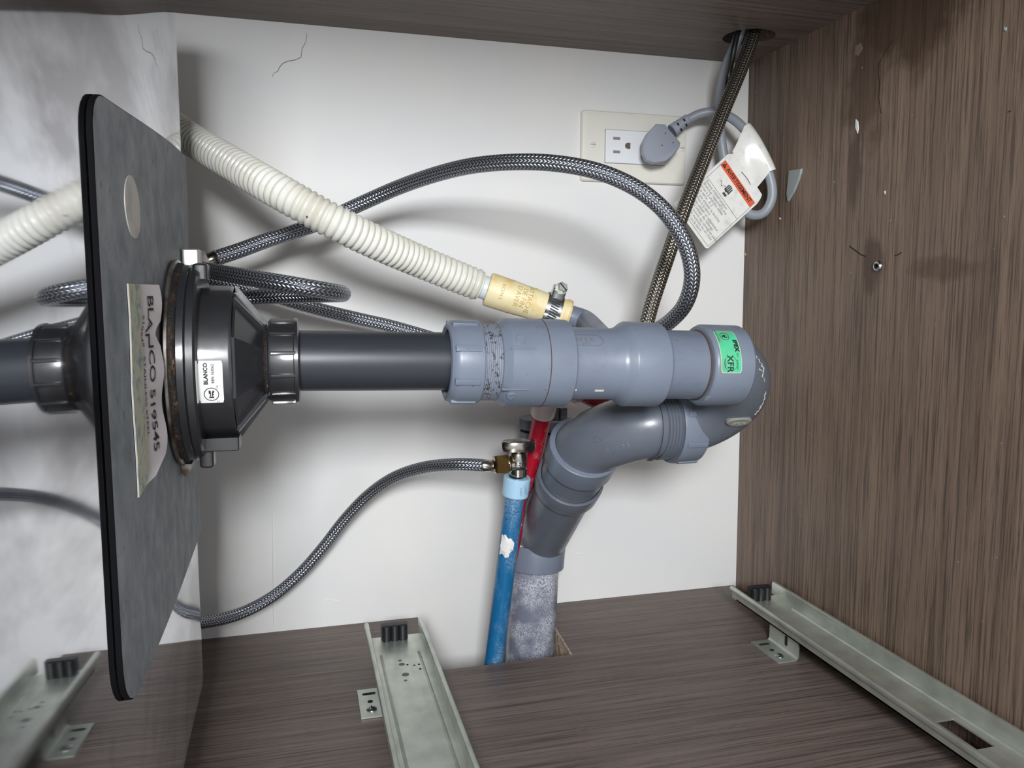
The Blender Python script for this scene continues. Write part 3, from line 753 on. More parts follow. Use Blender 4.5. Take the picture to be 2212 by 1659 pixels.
# moulded oval nameplate on the wye
def mainmap(px, py, r, off):
    c0x = at(px, 785, MY-r).x; c0 = mx(c0x); s0 = math.asin(max(-0.99, min(0.99, (at(px, py, MY-r*0.9).z-c0.z)/r)))
    def f(u, v, up=1):
        a = s0+v/r; c = mx(c0x+u); return c+Vector((0, -math.cos(a), math.sin(a)))*(r+off)
    return f
f = mainmap(1272, 735, 0.0247, 0.0003)
V, F = [], []
oq = rrect(0.0125, 0.0048, 0.0047, 6); iq = rrect(0.0121, 0.0044, 0.0043, 6)
V = [f(*p) for p in oq]+[f(*p) for p in iq]; nq = len(oq)
F = [(k, (k+1) % nq, nq+(k+1) % nq, nq+k) for k in range(nq)]
npd = pvc('dirty_raised_pvc', (112, 112, 116), dirt=True)
mesh('nameplate', V, F, npd, dp)
lettering([('IPEX', 0.0050, f, dict(spacing=1.3)), ('DWV', 0.0026, lambda u, v: f(u, v-0.0033), {})], npd, dp, 'raised_lettering')
f2 = mainmap(1178, 708, 0.0297, 0.0003)
lettering([('1½', 0.0048, lambda u, v: f2(u, v), {})], npd, dp, 'raised_lettering')
f3 = mainmap(1545, 862, 0.0290, 0.0003)
lettering([('1½', 0.0045, lambda u, v: f3(-v, u), {})], paint_scuff, dp, 'raised_lettering')
# moulded marks on the elbow
mid = P[15]; tm = (P[16]-P[14]).normalized()
vd = (CAM-mid).normalized(); vd = (vd-tm*vd.dot(tm)).normalized(); sd = tm.cross(vd)
arrow(mid+(vd*0.85-sd*0.0).normalized()*0.0266, vd, Vector((0, 0, 1)), 0.0046, 'moulded_arrow')
def elbmap(i, ang):
    def f(u, v):
        k = i-u/0.0028; k = max(0, min(len(P)-2.001, k)); j = int(k); c = P[j].lerp(P[j+1], k-j); t_ = (P[j+1]-P[max(0, j-1)]).normalized()
        a_ = (CAM-c).normalized(); a_ = (a_-t_*a_.dot(t_)).normalized(); b_ = t_.cross(a_)
        th = ang+v/0.0266; return c+(a_*math.cos(th)+b_*math.sin(th))*0.0269
    return f
best = None
for i in range(2, len(P)-2):
    for j in range(72):
        th = 2*math.pi*j/72; t_ = (P[i+1]-P[i-1]).normalized(); a_ = (CAM-P[i]).normalized(); a_ = (a_-t_*a_.dot(t_)).normalized(); b_ = t_.cross(a_)
        q = P[i]+(a_*math.cos(th)+b_*math.sin(th))*0.0266; d = q-CAM; z = d.dot(FWD)
        e = (IW/2+FPX*d.dot(RGT)/z-1334)**2+(IH/2-FPX*d.dot(UPV)/z-968)**2
        if math.cos(th) > 0.1 and (best is None or e < best[0]): best = (e, i, th)
_, bi, bth = best
stp = sum((P[k+1]-P[k]).length for k in range(len(P)-1))/(len(P)-1)
sgn = -1 if (lambda: (lambda t_, a_: t_.cross(a_).z)((P[bi+1]-P[bi-1]).normalized(), (CAM-P[bi]).normalized()))() < 0 else 1
def elbt(off):
    def f(u, v):
        k = max(0, min(len(P)-2.001, bi-u/stp*0.8)); j = int(k); c = P[j].lerp(P[j+1], k-j); t_ = (P[min(j+2, len(P)-1)]-P[max(0, j-1)]).normalized()
        a_ = (CAM-P[bi]).normalized(); a_ = (a_-t_*a_.dot(t_)).normalized(); b_ = t_.cross(a_)
        th = bth+sgn*v/0.0266; return c+(a_*math.cos(th)+b_*math.sin(th))*(0.0266+off)
    return f
oq = rrect(0.0150, 0.0042, 0.0041, 6); ff = elbt(0.0003)
lettering([('10 10 20', 0.0056, elbt(0.0005), dict(spacing=1.05))], pvc_l, elb, 'raised_lettering')
# green sticker on trap hub
GR = 0.0293
def gs(u, v):   # u along pipe, v = arc
    a = v/GR; c = mx(at(1574, 785, MY-GR).x-0.0+u); return c+Vector((0, -math.cos(a), math.sin(a)))
def gmap(off): 
    def f(u, v):
        a = v/GR; c = mx(GX+u); return c+Vector((0, -math.cos(a), math.sin(a)))*(GR+off)
    return f
GX = at(1572, 785, MY-0.024).x
v0, v1 = -0.0025, 0.0295
def patchgrid(hu, va, vb, off, mat, name, par):
    V = []; F = []; f = gmap(off); nv = 16
    for j in range(nv+1):
        v = va+(vb-va)*j/nv; e = hu-(0.001 if j in (0, nv) else 0)
        for i in range(5): V.append(f(-e+2*e*i/4, v))
    for j in range(nv):
        for i in range(4): F.append((j*5+i, j*5+i+1, (j+1)*5+i+1, (j+1)*5+i))
    return mesh(name, V, F, mat, par)
gst = patchgrid(0.0079, v0-0.0004, v1+0.0004, 0.0002, green_edge, 'green_sticker', dp)
patchgrid(0.0075, v0, v1, 0.0004, green_m, 'sticker_face', gst)
gf = gmap(0.0006)
def gl(u0, vv): return lambda a, b: gf(u0+b, vv-a)
lettering([('XFR', 0.0066, gl(-0.0012, 0.0035), dict(bold=0.0001)), ('IPEX', 0.0042, gl(0.0050, 0.0165), dict(bold=0.00025, spacing=1.1)), ('inc', 0.0022, gl(0.0050, 0.0095), {}),
           ('SYSTEM', 0.0017, gl(-0.0051, 0.0035), {}), ('SYSTEM', 0.0019, gl(0.0042, 0.0030), {}), ('CAN ULC S102.2', 0.0016, gl(-0.0066, 0.0250), {})], ink, gst)
g = G(); fn = lambda a, b: gf(a-0.0008, b+0.0035); g.add(*ringflat(fn, 0.0048, 0.0050))
fn = lambda a, b: gf(a-0.0012, b+0.0240); g.add(*ringflat(fn, 0.0031, 0.0034))
for u0, w0, u1, w1 in ((-0.002, -0.0008, -0.0006, 0.0002), (-0.0004, -0.0014, 0.0004, 0.001), (0.0006, -0.0012, 0.002, -0.0004), (-0.0016, 0.0006, 0.0012, 0.0012)):
    g.add([fn(u0, w0), fn(u1, w0), fn(u1, w1), fn(u0, w1)], [(0, 1, 2, 3)])
g.make('sticker_marks', ink, gst, smooth=False)
# oval moulded boss on the underside of the bend
best = None
for i in range(41):
    for j in range(64):
        p = ubend(i/40, 2*math.pi*j/64, 0.0263); d = p-CAM; z = d.dot(FWD)
        q = (IW/2+FPX*d.dot(RGT)/z, IH/2-FPX*d.dot(UPV)/z); e = (q[0]-1598)**2+(q[1]-912)**2
        nn = p-(ctr-oh*R*math.cos(math.pi*i/40)+AX*R*math.sin(math.pi*i/40))
        if nn.dot(CAM-p) > 0 and (best is None or e < best[0]): best = (e, p, nn.normalized())
p, d = best[1], best[2]; e1 = (AX-d*AX.dot(d)).normalized(); e1 = (e1*0.95+Vector((0, 0, 1))*0.3); e1 = (e1-d*e1.dot(d)).normalized(); e2 = d.cross(e1)
g = G(); n_ = 28
ov = lambda k, s, h: p+(e1*math.cos(2*math.pi*k/n_)*0.0098+e2*math.sin(2*math.pi*k/n_)*0.0056)*s+d*h
g.loft([[ov(k, 1, -0.004) for k in range(n_)], [ov(k, 1, 0.0004) for k in range(n_)], [ov(k, 0.86, 0.0012) for k in range(n_)]], False, True)
boss = g.make('moulded_oval', M('scuffed_grey_pvc', (128, 128, 122), 0.5), dp)
lettering([('IPEX', 0.0055, lambda u, v: p+e1*u+e2*v*(1 if e2.z > 0 else -1)+d*0.0015, {})], paint_scuff, boss, 'raised_lettering')

# ------------------------------------------------------------------ dishwasher drain hose
cp = [(318, 232, -0.060), (400, 293, -0.080), (500, 353, -0.130), (600, 412, -0.168), (700, 468, -0.178), (800, 518, -0.168), (900, 562, -0.150), (1000, 603, -0.140), (1036, 617, -0.139)]
hp = resample(crom([at(*q) for q in cp], 12), 0.00052)
dh = thing('dishwasher_hose', 'ivory corrugated dishwasher hose slanting to the cream rubber connector', 'hose', hp[-1])
PIT = 0.0052
def cr_(s):
    x = (s/PIT) % 1.0; k = abs(math.sin(math.pi*x)); return 0.0108+0.0024*k**0.62
g = G(); g.tube(hp, cr_, 32, True); g.make('corrugated_tube', corr_m, dh, ang=80)
for px, py in ((660, 437), (663, 468)):
    i = min(range(len(hp)), key=lambda i: (hp[i]-at(px, py, -0.178)).length); c = hp[i]; d = (CAM-c).normalized()
    c2 = at(px, py, hp[i].y-0.0125); g = G(); g.lathe([(-0.002, 0.0007), (0.0, 0.0007)], c2, Vector((0, -1, 0)), 10, True, True); g.make('dirt_speck', ink, dh)
g = G(); g.tube([hp[-1]-CD*0.004, C0+CD*0.008], 0.0098, 32, True); g.make('spigot', spig_m, dh)
g = G(); g.lathe([(0, 0.0104), (0, 0.0125), (0.0006, 0.0136), (0.0018, 0.0142), (0.019, 0.0139), (CLN-0.020, 0.0126), (CLN-0.006, 0.0122), (CLN-0.005, 0.0128), (CLN-0.002, 0.0134), (CLN, 0.0126), (CLN, 0.0100)], C0, CD, 48); cn = g.make('rubber_connector', cream, dh)
for t in (0.021, 0.0395):
    rb = 0.0141-0.0022*t/CLN
    g = G(); g.lathe([(-0.0013, rb-0.0006), (-0.0008, rb+0.0006), (0.0008, rb+0.0006), (0.0013, rb-0.0006)], C0+CD*t, CD, 48); g.make('raised_rib', cream, cn)
cz = CD.cross(Vector((0, 1, 0))); 
def cmap(t0, a0):
    def f(u, v):
        t = t0+v; r = 0.0142-0.0022*t/CLN+0.0007; a = a0-u/r
        e1 = Vector((0, -1, 0)); e1 = (e1-CD*e1.dot(CD)).normalized(); e2 = e1.cross(CD); e2 = e2 if e2.z > 0 else -e2
        return C0+CD*t+(e1*math.cos(a)+e2*math.sin(a))*r
    return f
lettering([('ATTACHE', 0.0058, cmap(0.0350, 0.12), {}), ('DE FIN', 0.0058, cmap(0.0300, 0.12), {}), ("D'AVER", 0.0058, cmap(0.0250, 0.12), {}), ('KCEN 5', 0.0040, cmap(0.0120, 0.05), {})], cream_d, cn, 'embossed_lettering')
# worm drive clamp
K0 = C0+CD*(CLN-0.0150)
hc = thing('hose_clamp', 'shiny slotted steel worm clamp around the cream hose connector', 'clamp', K0)
e1 = Vector((0, -1, 0)); e1 = (e1-CD*e1.dot(CD)).normalized(); e2 = e1.cross(CD); e2 = e2 if e2.z > 0 else -e2
KR = 0.0136
g = G(); g.lathe([(-0.0066, KR), (-0.0066, KR+0.0007), (0.0066, KR+0.0007), (0.0066, KR), (-0.0066, KR)], K0, CD, 56); band = g.make('band', chrome, hc)
g = G(); L = []
for k in range(15):
    a = math.radians(-52+95*k/14); rr_ = KR+0.0011+0.0006*(1 if k == 0 else 0); hw = 0.0063*(0.7 if k == 0 else 1)
    d = e1*math.cos(a)+e2*math.sin(a); L.append([K0+d*rr_-CD*hw, K0+d*(rr_+0.0007)-CD*hw, K0+d*(rr_+0.0007)+CD*hw, K0+d*rr_+CD*hw])
g.loft(L, True, True); tg_ = g.make('band_end', chrome, hc, ang=30)
slot_m = M('slot_shadow', (30, 31, 34), 0.6)
for k in range(10):
    a = math.radians(-44+8.2*k); d = e1*math.cos(a)+e2*math.sin(a); tn = CD.cross(d)
    sk = (CD+tn*0.18).normalized()
    g = G(); g.obox(K0+d*(KR+0.0018), sk, d.cross(sk), d, 0.0036, 0.00055, 0.00012); g.make('slot', slot_m, tg_, smooth=False)
a = math.radians(62); d = e1*math.cos(a)+e2*math.sin(a); tn = CD.cross(d); tn = tn if tn.dot(Vector((0, -1, 0))) > 0 else -tn
HCn = K0+d*(KR+0.0040)
g = G(); g.obox(HCn, tn, CD, d, 0.0058, 0.0056, 0.0036, 0.0014); g.make('screw_housing', chrome, hc, ang=30)
sdir = (d*0.35+tn*0.7+Vector((0.15, -0.35, 0.3))).normalized(); s0 = HCn+d*0.0015
g = G(); g.lathe([(0, 0.0036), (0.004, 0.0036), (0.0042, 0.0052), (0.0058, 0.0052)], s0, sdir, 28, True, True); sc_ = g.make('screw', zinc, hc)
g = G(); g.lathe([(0.0058, 0.0044), (0.0092, 0.0044), (0.0100, 0.0036)], s0, sdir, 6, False, True); g.make('hex_head', zinc, sc_, ang=20)
ee1, ee2 = frame(sdir)
g = G(); g.obox(s0+sdir*0.0101, ee1+ee2*0.8, sdir.cross(ee1+ee2*0.8), sdir, 0.0040, 0.0005, 0.0003); g.make('screw_slot', slot_m, sc_, smooth=False)

# ------------------------------------------------------------------ braided hoses
def ferrule(p, d, r, L, mat, parent, name='ferrule'):
    g = G(); g.lathe([(0, r*0.7), (0, r*1.02), (L*0.12, r*1.12), (L*0.25, r*1.02), (L*0.75, r*0.98), (L*0.9, r*1.04), (L, r*0.9), (L, r*0.5)], p, d, 28); return g.make(name, mat, parent)
def bhose(label, P, r, mat, cat='hose', n=10):
    pts = pathpx(P, n, 0.004)
    t = thing('braided_hose', label, cat, pts[0], 'braided hoses under the sink')
    tubeuv('braided_sleeve', pts, r, mat, t, 20); return t, pts
A, pa = bhose('braided steel hose arching high over the drain pipe in a wide loop',
    [(466, 558, -0.078), (520, 540, -0.076), (580, 518, -0.074), (640, 499, -0.072), (700, 477, -0.072), (780, 440, -0.078), (860, 405, -0.095), (940, 377, -0.125), (1020, 358, -0.155), (1110, 350, -0.180), (1200, 353, -0.197),
     (1290, 370, -0.210), (1370, 404, -0.219), (1430, 450, -0.225), (1470, 505, -0.228), (1491, 560, -0.228), (1494, 612, -0.225), (1478, 660, -0.216), (1446, 695, -0.20), (1405, 722, -0.18), (1350, 760, -0.15), (1300, 790, -0.135)], 0.0063, braid_m)
dA = (pa[0]-pa[2]).normalized()
ferrule(pa[0]-dA*0.002, dA, 0.0062, 0.010, nickel, A)
g = G(); g.lathe([(0.006, 0.004), (0.006, 0.0092), (0.0075, 0.0098), (0.017, 0.0102), (0.019, 0.0092), (0.019, 0.003)], pa[0], dA, 12, False, False); g.make('white_nut', M('white_plastic_nut', (206, 196, 188), 0.45), A, ang=25)
g = G(); g.tube([pa[0]+dA*0.016, pa[0]+dA*0.03, at(385, 548, -0.075), at(310, 525, -0.07)], 0.005, 16); g.make('inlet_tube', nickel, A)
bhose('short folded loop of braided hose beside the strainer cup',
    [(330, 580, -0.110), (395, 578, -0.118), (450, 585, -0.136), (520, 597, -0.168), (600, 610, -0.190), (670, 622, -0.195), (718, 630, -0.186), (740, 634, -0.166), (728, 636, -0.142), (660, 638, -0.120), (570, 641, -0.108), (490, 646, -0.100), (410, 648, -0.095), (330, 648, -0.09)], 0.0062, braid_m)
bhose('straight braided hose slanting from the strainer cup behind the drain pipe',
    [(340, 590, -0.060), (430, 598, -0.060), (520, 615, -0.062), (620, 648, -0.060), (700, 671, -0.058), (780, 690, -0.056), (850, 706, -0.056), (950, 735, -0.060), (1060, 770, -0.066), (1140, 800, -0.07)], 0.0058, braid_m)
D_, pd_ = bhose('straight warm-toned braided hose hanging from the round cable hole',
    [(1640, -60, -0.075), (1632, 40, -0.080), (1622, 90, -0.085), (1600, 150, -0.092), (1560, 245, -0.105), (1520, 345, -0.118), (1478, 450, -0.130), (1440, 560, -0.138), (1410, 650, -0.142), (1392, 715, -0.142), (1372, 780, -0.13), (1340, 810, -0.10)], 0.0066, braid_w)
F_, pf = bhose('thin braided hose curving from the stop valve to the lower left',
    [(1044, 1005, -0.126), (985, 1003, -0.115), (915, 1010, -0.090), (850, 1032, -0.064), (795, 1070, -0.046), (745, 1122, -0.036), (700, 1180, -0.032), (650, 1237, -0.030), (590, 1288, -0.032), (520, 1325, -0.040), (455, 1342, -0.056), (400, 1346, -0.075), (330, 1335, -0.09)], 0.0054, braid_m)
dF = (pf[0]-pf[2]).normalized(); ferrule(pf[0]-dF*0.001, dF, 0.0050, 0.010, nickel, F_)

# ------------------------------------------------------------------ stop valve and water pipes
VY = -0.126
vc = at(1122, 1003, VY)
sv = thing('stop_valve', 'nickel stop valve with oval handle on top of the blue pipe', 'valve', vc)
g = G(); g.lathe([(0, 0.0060), (0.001, 0.0076), (0.0075, 0.0082), (0.009, 0.0072), (0.0105, 0.0078), (0.018, 0.0080), (0.0215, 0.0074), (0.022, 0.005)], at(1119, 1030, VY), (0, 0, 1), 32, True, True); vb = g.make('body', nickel, sv)
g = G(); g.lathe([(0, 0.0060), (0.005, 0.0062), (0.006, 0.0072), (0.0085, 0.0072), (0.009, 0.0060), (0.0125, 0.0062)], vc, (-1, 0, 0), 32, True, True); g.make('outlet_thread', nickel, sv)
g = G(); nc = at(1083, 1003, VY); g.lathe([(-0.0065, 0.0062), (-0.0065, 0.0074), (-0.0052, 0.0088), (0.0045, 0.0088), (0.006, 0.0076), (0.006, 0.005)], nc, (1, 0, 0), 6, True, True, 0.3); g.make('brass_nut', brass, sv, ang=20)
g = G(); hb = at(1120, 984, VY); g.lathe([(0, 0.0066), (0.002, 0.0070), (0.0025, 0.0052), (0.006, 0.0048), (0.0065, 0.006)], hb, (0, 0, 1), 28, True, True); g.make('stem', nickel, sv)
hcn = at(1120, 962, VY); g = G()
def oval(z, s): return [hcn+Vector((0.0158*math.cos(2*math.pi*k/36)*s, 0.0088*math.sin(2*math.pi*k/36)*s, z)) for k in range(36)]
g.loft([oval(-0.005, 0.80), oval(-0.0046, 0.95), oval(-0.002, 1.0), oval(0.0028, 1.0), oval(0.0040, 0.95), oval(0.0046, 0.85), oval(0.0044, 0.5)], True, True); hd = g.make('handle', nickel, sv)
lettering([('1/4', 0.006, lambda u, v: hcn+Vector((u-0.001, v, 0.0050)), {})], M('engraved_shadow', (60, 58, 56), 0.5, 0.6), hd, 'engraved_lettering')
vf = at(1119, 1030, VY)
def vmap(z0):
    def f(u, v):
        a = u/0.0080; return Vector((vf.x+0.0080*math.sin(a), VY-0.0083*math.cos(a), z0+v))
    return f
lettering([('uponor', 0.0056, vmap(vf.z+0.0125), dict(bold=0.0001))], chrome, vb, 'raised_lettering')
B1 = at(1062, 1470, -0.104); B0 = at(1115, 1050, VY)
wp = thing('water_pipe', 'blue plastic water pipe with white paint patch beside the drain stack', 'pipe', B1, 'water pipes')
bd = (B1-B0).normalized()
g = G(); g.lathe([(0, 0.0086), ((B1-B0).length, 0.0086)], B0, bd, 32, True, True); g.make('tube', blue_m, wp)
g = G(); g.lathe([(-0.0088, 0.0085), (-0.0088, 0.0112), (-0.0078, 0.0120), (0.0078, 0.0117), (0.0090, 0.0108), (0.0090, 0.0085)], B0, bd, 36); rg = g.make('pale_blue_ring', ring_b, wp)
e1_ = Vector((0, -1, 0))
lettering([('WIRSBO', 0.0030, (lambda u, v: B0+Vector((0.0121*math.sin(v/0.0121)+0.001, -0.0121*math.cos(v/0.0121), -u-0.0005))), {}), ('ProPEX', 0.0030, (lambda u, v: B0+Vector((0.0121*math.sin((v+0.0042)/0.0121)+0.001, -0.0121*math.cos((v+0.0042)/0.0121), -u-0.0005))), {})], M('blue_grey_print', (120, 146, 172), 0.6), rg)
pc = at(1093, 1180, -0.115); g = G(); V = []; F = []
sh = [(1080, 1158), (1092, 1155), (1103, 1162), (1110, 1172), (1108, 1186), (1100, 1196), (1099, 1203), (1092, 1206), (1080, 1202), (1076, 1186)]
tpar = (pc.z-B0.z)/bd.z; ac = B0+bd*tpar
def onblue(px, py, off):
    q = at(px, py, ac.y-0.008); t = (q.z-B0.z)/bd.z; c = B0+bd*t; dx = max(-0.0082, min(0.0082, q.x-c.x))
    d = Vector((dx, -math.sqrt(0.0086**2-dx*dx), 0)).normalized(); return c+d*(0.0086+off)
cx_ = (1093, 1180)
ringo = [onblue(x, y, 0.0002) for x, y in sh]; mid_ = [onblue(cx_[0]+(x-cx_[0])*0.5, cx_[1]+(y-cx_[1])*0.5, 0.0006) for x, y in sh]; cen = onblue(*cx_, 0.0006)
g.loft([ringo, mid_], False, False); V = mid_+[cen]; g.add(V, [(k, (k+1) % 10, 10) for k in range(10)]); g.make('paint_patch', patch, wp)
# red pipe
rp0 = at(1178, 868, -0.122); rp = [at(1062, 1480, -0.076), at(1082, 1290, -0.080), at(1106, 1170, -0.083), at(1118, 1085, -0.084), at(1137, 1035, -0.092), at(1154, 980, -0.099), at(1168, 915, -0.110), rp0]
wr = thing('water_pipe', 'red plastic hot water pipe rising behind the stop valve', 'pipe', rp[0], 'water pipes')
g = G(); g.tube(resample(crom(rp, 8), 0.006), 0.0083, 28); g.make('tube', red_m, wr)
dr = (rp0-rp[-2]).normalized(); q0 = at(1172, 893, -0.1165)
g = G(); g.lathe([(-0.0012, 0.0084), (-0.0012, 0.0104), (0, 0.0110), (0.016, 0.0112), (0.0175, 0.0104), (0.0175, 0.0084)], q0, dr, 36); g.make('clear_ring', ring_w, wr)
tee = at(1195, 815, -0.126)
g = G(); g.tube([rp0-dr*0.002, tee], 0.0075, 24); g.tube([at(1165, 800, -0.126), at(1240, 840, -0.126)], 0.0072, 24); g.make('brass_tee', brass, wr)
g = G(); g.tube(resample(crom([at(1235, 838, -0.126), at(1275, 856, -0.124), at(1325, 885, -0.118), at(1372, 925, -0.108), at(1390, 945, -0.10)], 8), 0.005), 0.0083, 28); g.make('tube', red_m, wr)
rd_ = (at(1275, 856, -0.124)-at(1235, 838, -0.126)).normalized()
g = G(); g.lathe([(-0.010, 0.0084), (-0.010, 0.0106), (-0.009, 0.0112), (0.006, 0.0112), (0.0075, 0.0104), (0.0075, 0.0084)], at(1240, 841, -0.1257), rd_, 36); g.make('clear_ring', ring_w, wr)

# ------------------------------------------------------------------ wall outlet
OX0, OZ0, OW, OH = -0.1938, 0.4464, 0.1163, 0.070
oc = Vector((OX0+OW/2, 0, OZ0+OH/2))
ot = thing('wall_outlet', 'ivory wall plate with white receptacle on the white wall', 'outlet', oc)
def plate(hx, hz, y0, y1, r, bev, mat, name, par, c=oc):
    g = G(); lp = lambda i, y: [Vector((c.x+u, y, c.z+v)) for u, v in rrect(hx-i, hz-i, r, 4)]
    g.loft([lp(0, y0), lp(0, y1+bev*0.8), lp(bev*0.35, y1+bev*0.25), lp(bev*1.6, y1)], True, True); return g.make(name, mat, par, ang=30)
plate(OW/2, OH/2, 0, -0.0062, 0.0025, 0.0032, ivory, 'wall_plate', ot)
plate(0.0338, 0.0170, -0.005, -0.00628, 0.0012, 0.0001, M('plate_gap', (150, 150, 148), 0.6), 'plate_gap', ot)
rc = plate(0.0332, 0.0164, -0.005, -0.0078, 0.0012, 0.0006, outlet_m, 'receptacle', ot)
slotm = M('slot_grey', (132, 133, 134), 0.6)
for zz in (0.0063, -0.0063):
    p = at(1332, 299 if zz > 0 else 328, -0.0078); g = G(); g.box((p.x-0.0038, -0.0081, p.z-0.0013), (p.x+0.0038, -0.0075, p.z+0.0013)); g.make('slot', slotm, rc, smooth=False)
p = at(1356, 315, -0.0078); g = G(); ppts = [Vector((p.x+0.0030*math.cos(t), -0.0081, p.z+0.0030*math.sin(t))) for t in [math.radians(90+15*k) for k in range(13)]]+[Vector((p.x+0.0028, -0.0081, p.z-0.0030)), Vector((p.x+0.0028, -0.0081, p.z+0.0030))]
g.prism(ppts, (0, 0.0006, 0)); g.make('ground_hole', M('hole_brown', (96, 88, 78), 0.7), rc, smooth=False)
for px, py in ((1280, 312), (1472, 320)):
    p = at(px, py, -0.0062); g = G(); g.lathe([(0, 0.0034), (0.0006, 0.0033), (0.0011, 0.0024)], p, (0, -1, 0), 28, False, True); s_ = g.make('screw', ivory, ot)
    g = G(); g.obox(p+Vector((0, -0.00115, 0)), (1, 0, 0.05), (0, 1, 0), (0, 0, 1), 0.0030, 0.00012, 0.0004); g.make('screw_slot', slotm, s_, smooth=False)

# ------------------------------------------------------------------ power cord
pw = thing('power_cord', 'grey power cord with angled plug pushed into the wall outlet', 'cord', at(1430, 312, -0.008))
pf_ = [(1418, 268), (1437, 269), (1470, 308), (1468, 318), (1452, 338), (1438, 349), (1412, 353), (1397, 346), (1390, 330), (1390, 306), (1400, 287)]
pb = [at(x, y, -0.034) for x, y in pf_]; ce = sum(pb, Vector())/len(pb)
def sc(k, y, sh=0.0): return [Vector((ce.x+(p.x-ce.x)*k-sh, y, ce.z+(p.z-ce.z)*k-sh*0.3)) for p in pb]
g = G(); g.loft([sc(0.97, -0.0080, -0.0085), sc(1.0, -0.016, -0.0055), sc(1.02, -0.031, -0.0008), sc(1.0, -0.0335), sc(0.94, -0.0345)], True, True); pl = g.make('plug', plug_m, pw, ang=40)
for px, py in ((1437, 288), (1454, 308), (1430, 314)):
    g = G(); g.lathe([(0, 0.0007), (0.0004, 0.0006)], at(px, py, -0.0343), (0, -1, 0), 12, True, True); g.make('pin_mark', dark_hole, pl)
R0, R1 = at(1452, 283, -0.022), at(1487, 256, -0.024); rd2 = (R1-R0).normalized()
g = G(); prof = [(0, 0.0068)]
Lr = (R1-R0).length
for k in range(5):
    t = 0.004+k*(Lr-0.006)/5; rr_ = 0.0066-0.0003*k; prof += [(t, rr_), (t+0.0011, rr_), (t+0.0014, rr_-0.0006), (t+0.0026, rr_-0.0006), (t+0.0029, rr_-0.0001)]
prof += [(Lr, 0.0048)]
g.lathe(prof, R0, rd2, 28, True, True); sr = g.make('strain_relief', plug_m, pw)
for px, py, a in ((1465, 268, 1), (1478, 259, 1), (1472, 280, 0), (1483, 270, 0)):
    g = G(); g.obox(at(px, py, -0.0298 if a else -0.0295), (0.6, 0, -0.8), (0, 1, 0), (0.8, 0, 0.6), 0.0014, 0.0008, 0.0004); g.make('relief_slit', dark_hole, sr, smooth=False)
cpth = [(1480, 262, -0.023), (1512, 246, -0.028), (1545, 243, -0.034), (1582, 256, -0.044), (1615, 288, -0.054), (1643, 335, -0.062), (1663, 382, -0.067), (1668, 425, -0.068), (1652, 458, -0.064), (1626, 464, -0.056), (1600, 446, -0.048), (1580, 405, -0.040), (1566, 350, -0.034), (1557, 290, -0.034), (1555, 220, -0.042), (1566, 150, -0.058), (1590, 92, -0.072), (1603, 50, -0.078), (1612, -40, -0.08)]
g = G(); g.tube(pathpx(cpth, 8, 0.003), 0.0047, 20); g.make('cable', cable_m, pw, ang=60)
bc = thing('black_cable', 'thin black cable passing through the round hole', 'cable', at(1615, 60, -0.098))
g = G(); g.tube(pathpx([(1600, -40, -0.094), (1600, 45, -0.086), (1591, 80, -0.087), (1583, 118, -0.086), (1574, 165, -0.078), (1566, 215, -0.082), (1550, 252, -0.088)], 8, 0.003), 0.0026, 14); g.make('cable', black_cable, bc, ang=60)

# ------------------------------------------------------------------ warning tag on the cord
TY = -0.058
q00, q10 = at(1582, 328, TY), at(1648, 424, TY)       # top edge of the printed card, left and right end
e2px = at(1462, 418, TY)-q00
tu = (q10-q00); TW = tu.length; tu.normalize()
tv = e2px-tu*e2px.dot(tu); TV = 0.083; tv.normalize(); tn = tu.cross(tv); tn = tn if tn.y < 0 else -tn
tilt = 0.10
def tp(u, v, o=0.0):   # u along text lines, v away from the cord
    bend = 0.008*max(0.0, (0.018-v)/0.03)**2
    return q00+tu*u+tv*v+tn*(o+bend*0+0.10*v*0.25)
wt = thing('warning_tag', 'white AVERTISSEMENT warning tag folded around the grey power cord', 'tag', q00)
# folded wrap round the cable
wr0, wr1 = at(1612, 287, -0.0535), at(1672, 388, -0.0670)
fold = [(-0.0001, -0.0125, 0), ]
g = G(); L = []
prof = []
for k in range(13):
    a = math.radians(-75+240*k/12); prof.append((0.0062*math.cos(a), 0.0062*math.sin(a)))
cables = [(1607, 278, -0.0515), (1615, 288, -0.054), (1630, 311, -0.058), (1643, 335, -0.062), (1653, 356, -0.0645), (1661, 376, -0.066)]
_cp = pathpx(cpth, 8, 0.003); cpts = [min(_cp, key=lambda q: (q-at(*c)).length) for c in cables]; nC = len(cpts)
for i, c in enumerate(cpts):
    t = (cpts[min(i+1, nC-1)]-cpts[max(i-1, 0)]).normalized()
    out = (-tv-t*(-tv).dot(t)).normalized(); nb = t.cross(out); nb = nb if nb.y < 0 else -nb
    row = []
    s = i/(nC-1)
    inner = tp(TW*s*0.80, 0.0, 0.0002)
    row.append(inner+tn*0.0002); row.append(inner.lerp(c, 0.45)+nb*0.0022)
    for k in range(9):
        a = math.radians(105-200*k/8); row.append(c+out*0.0078*math.cos(a)+nb*0.0078*math.sin(a))
    row.append(inner.lerp(c, 0.45)-nb*0.0012); row.append(inner-tn*0.0006)
    L.append(row)
g.loft(L, closed=False); g.make('cable_wrap', tag_m, wt, ang=70)
c_out = [(0.002, 0), (TW*0.5, -0.001), (TW-0.002, 0), (TW, 0.004), (TW+0.0015, 0.010), (TW+0.0005, TV-0.002), (TW-0.0015, TV), (0.0, TV), (-0.0015, TV-0.002), (-0.0015, 0.006)]
g = G(); g.loft([[tp(u, v, -0.0004) for u, v in c_out], [tp(u, v, 0.0004) for u, v in c_out]], True, True); card = g.make('card', tag_m, wt, smooth=False)
bw0, bw1 = 0.0115, 0.0190
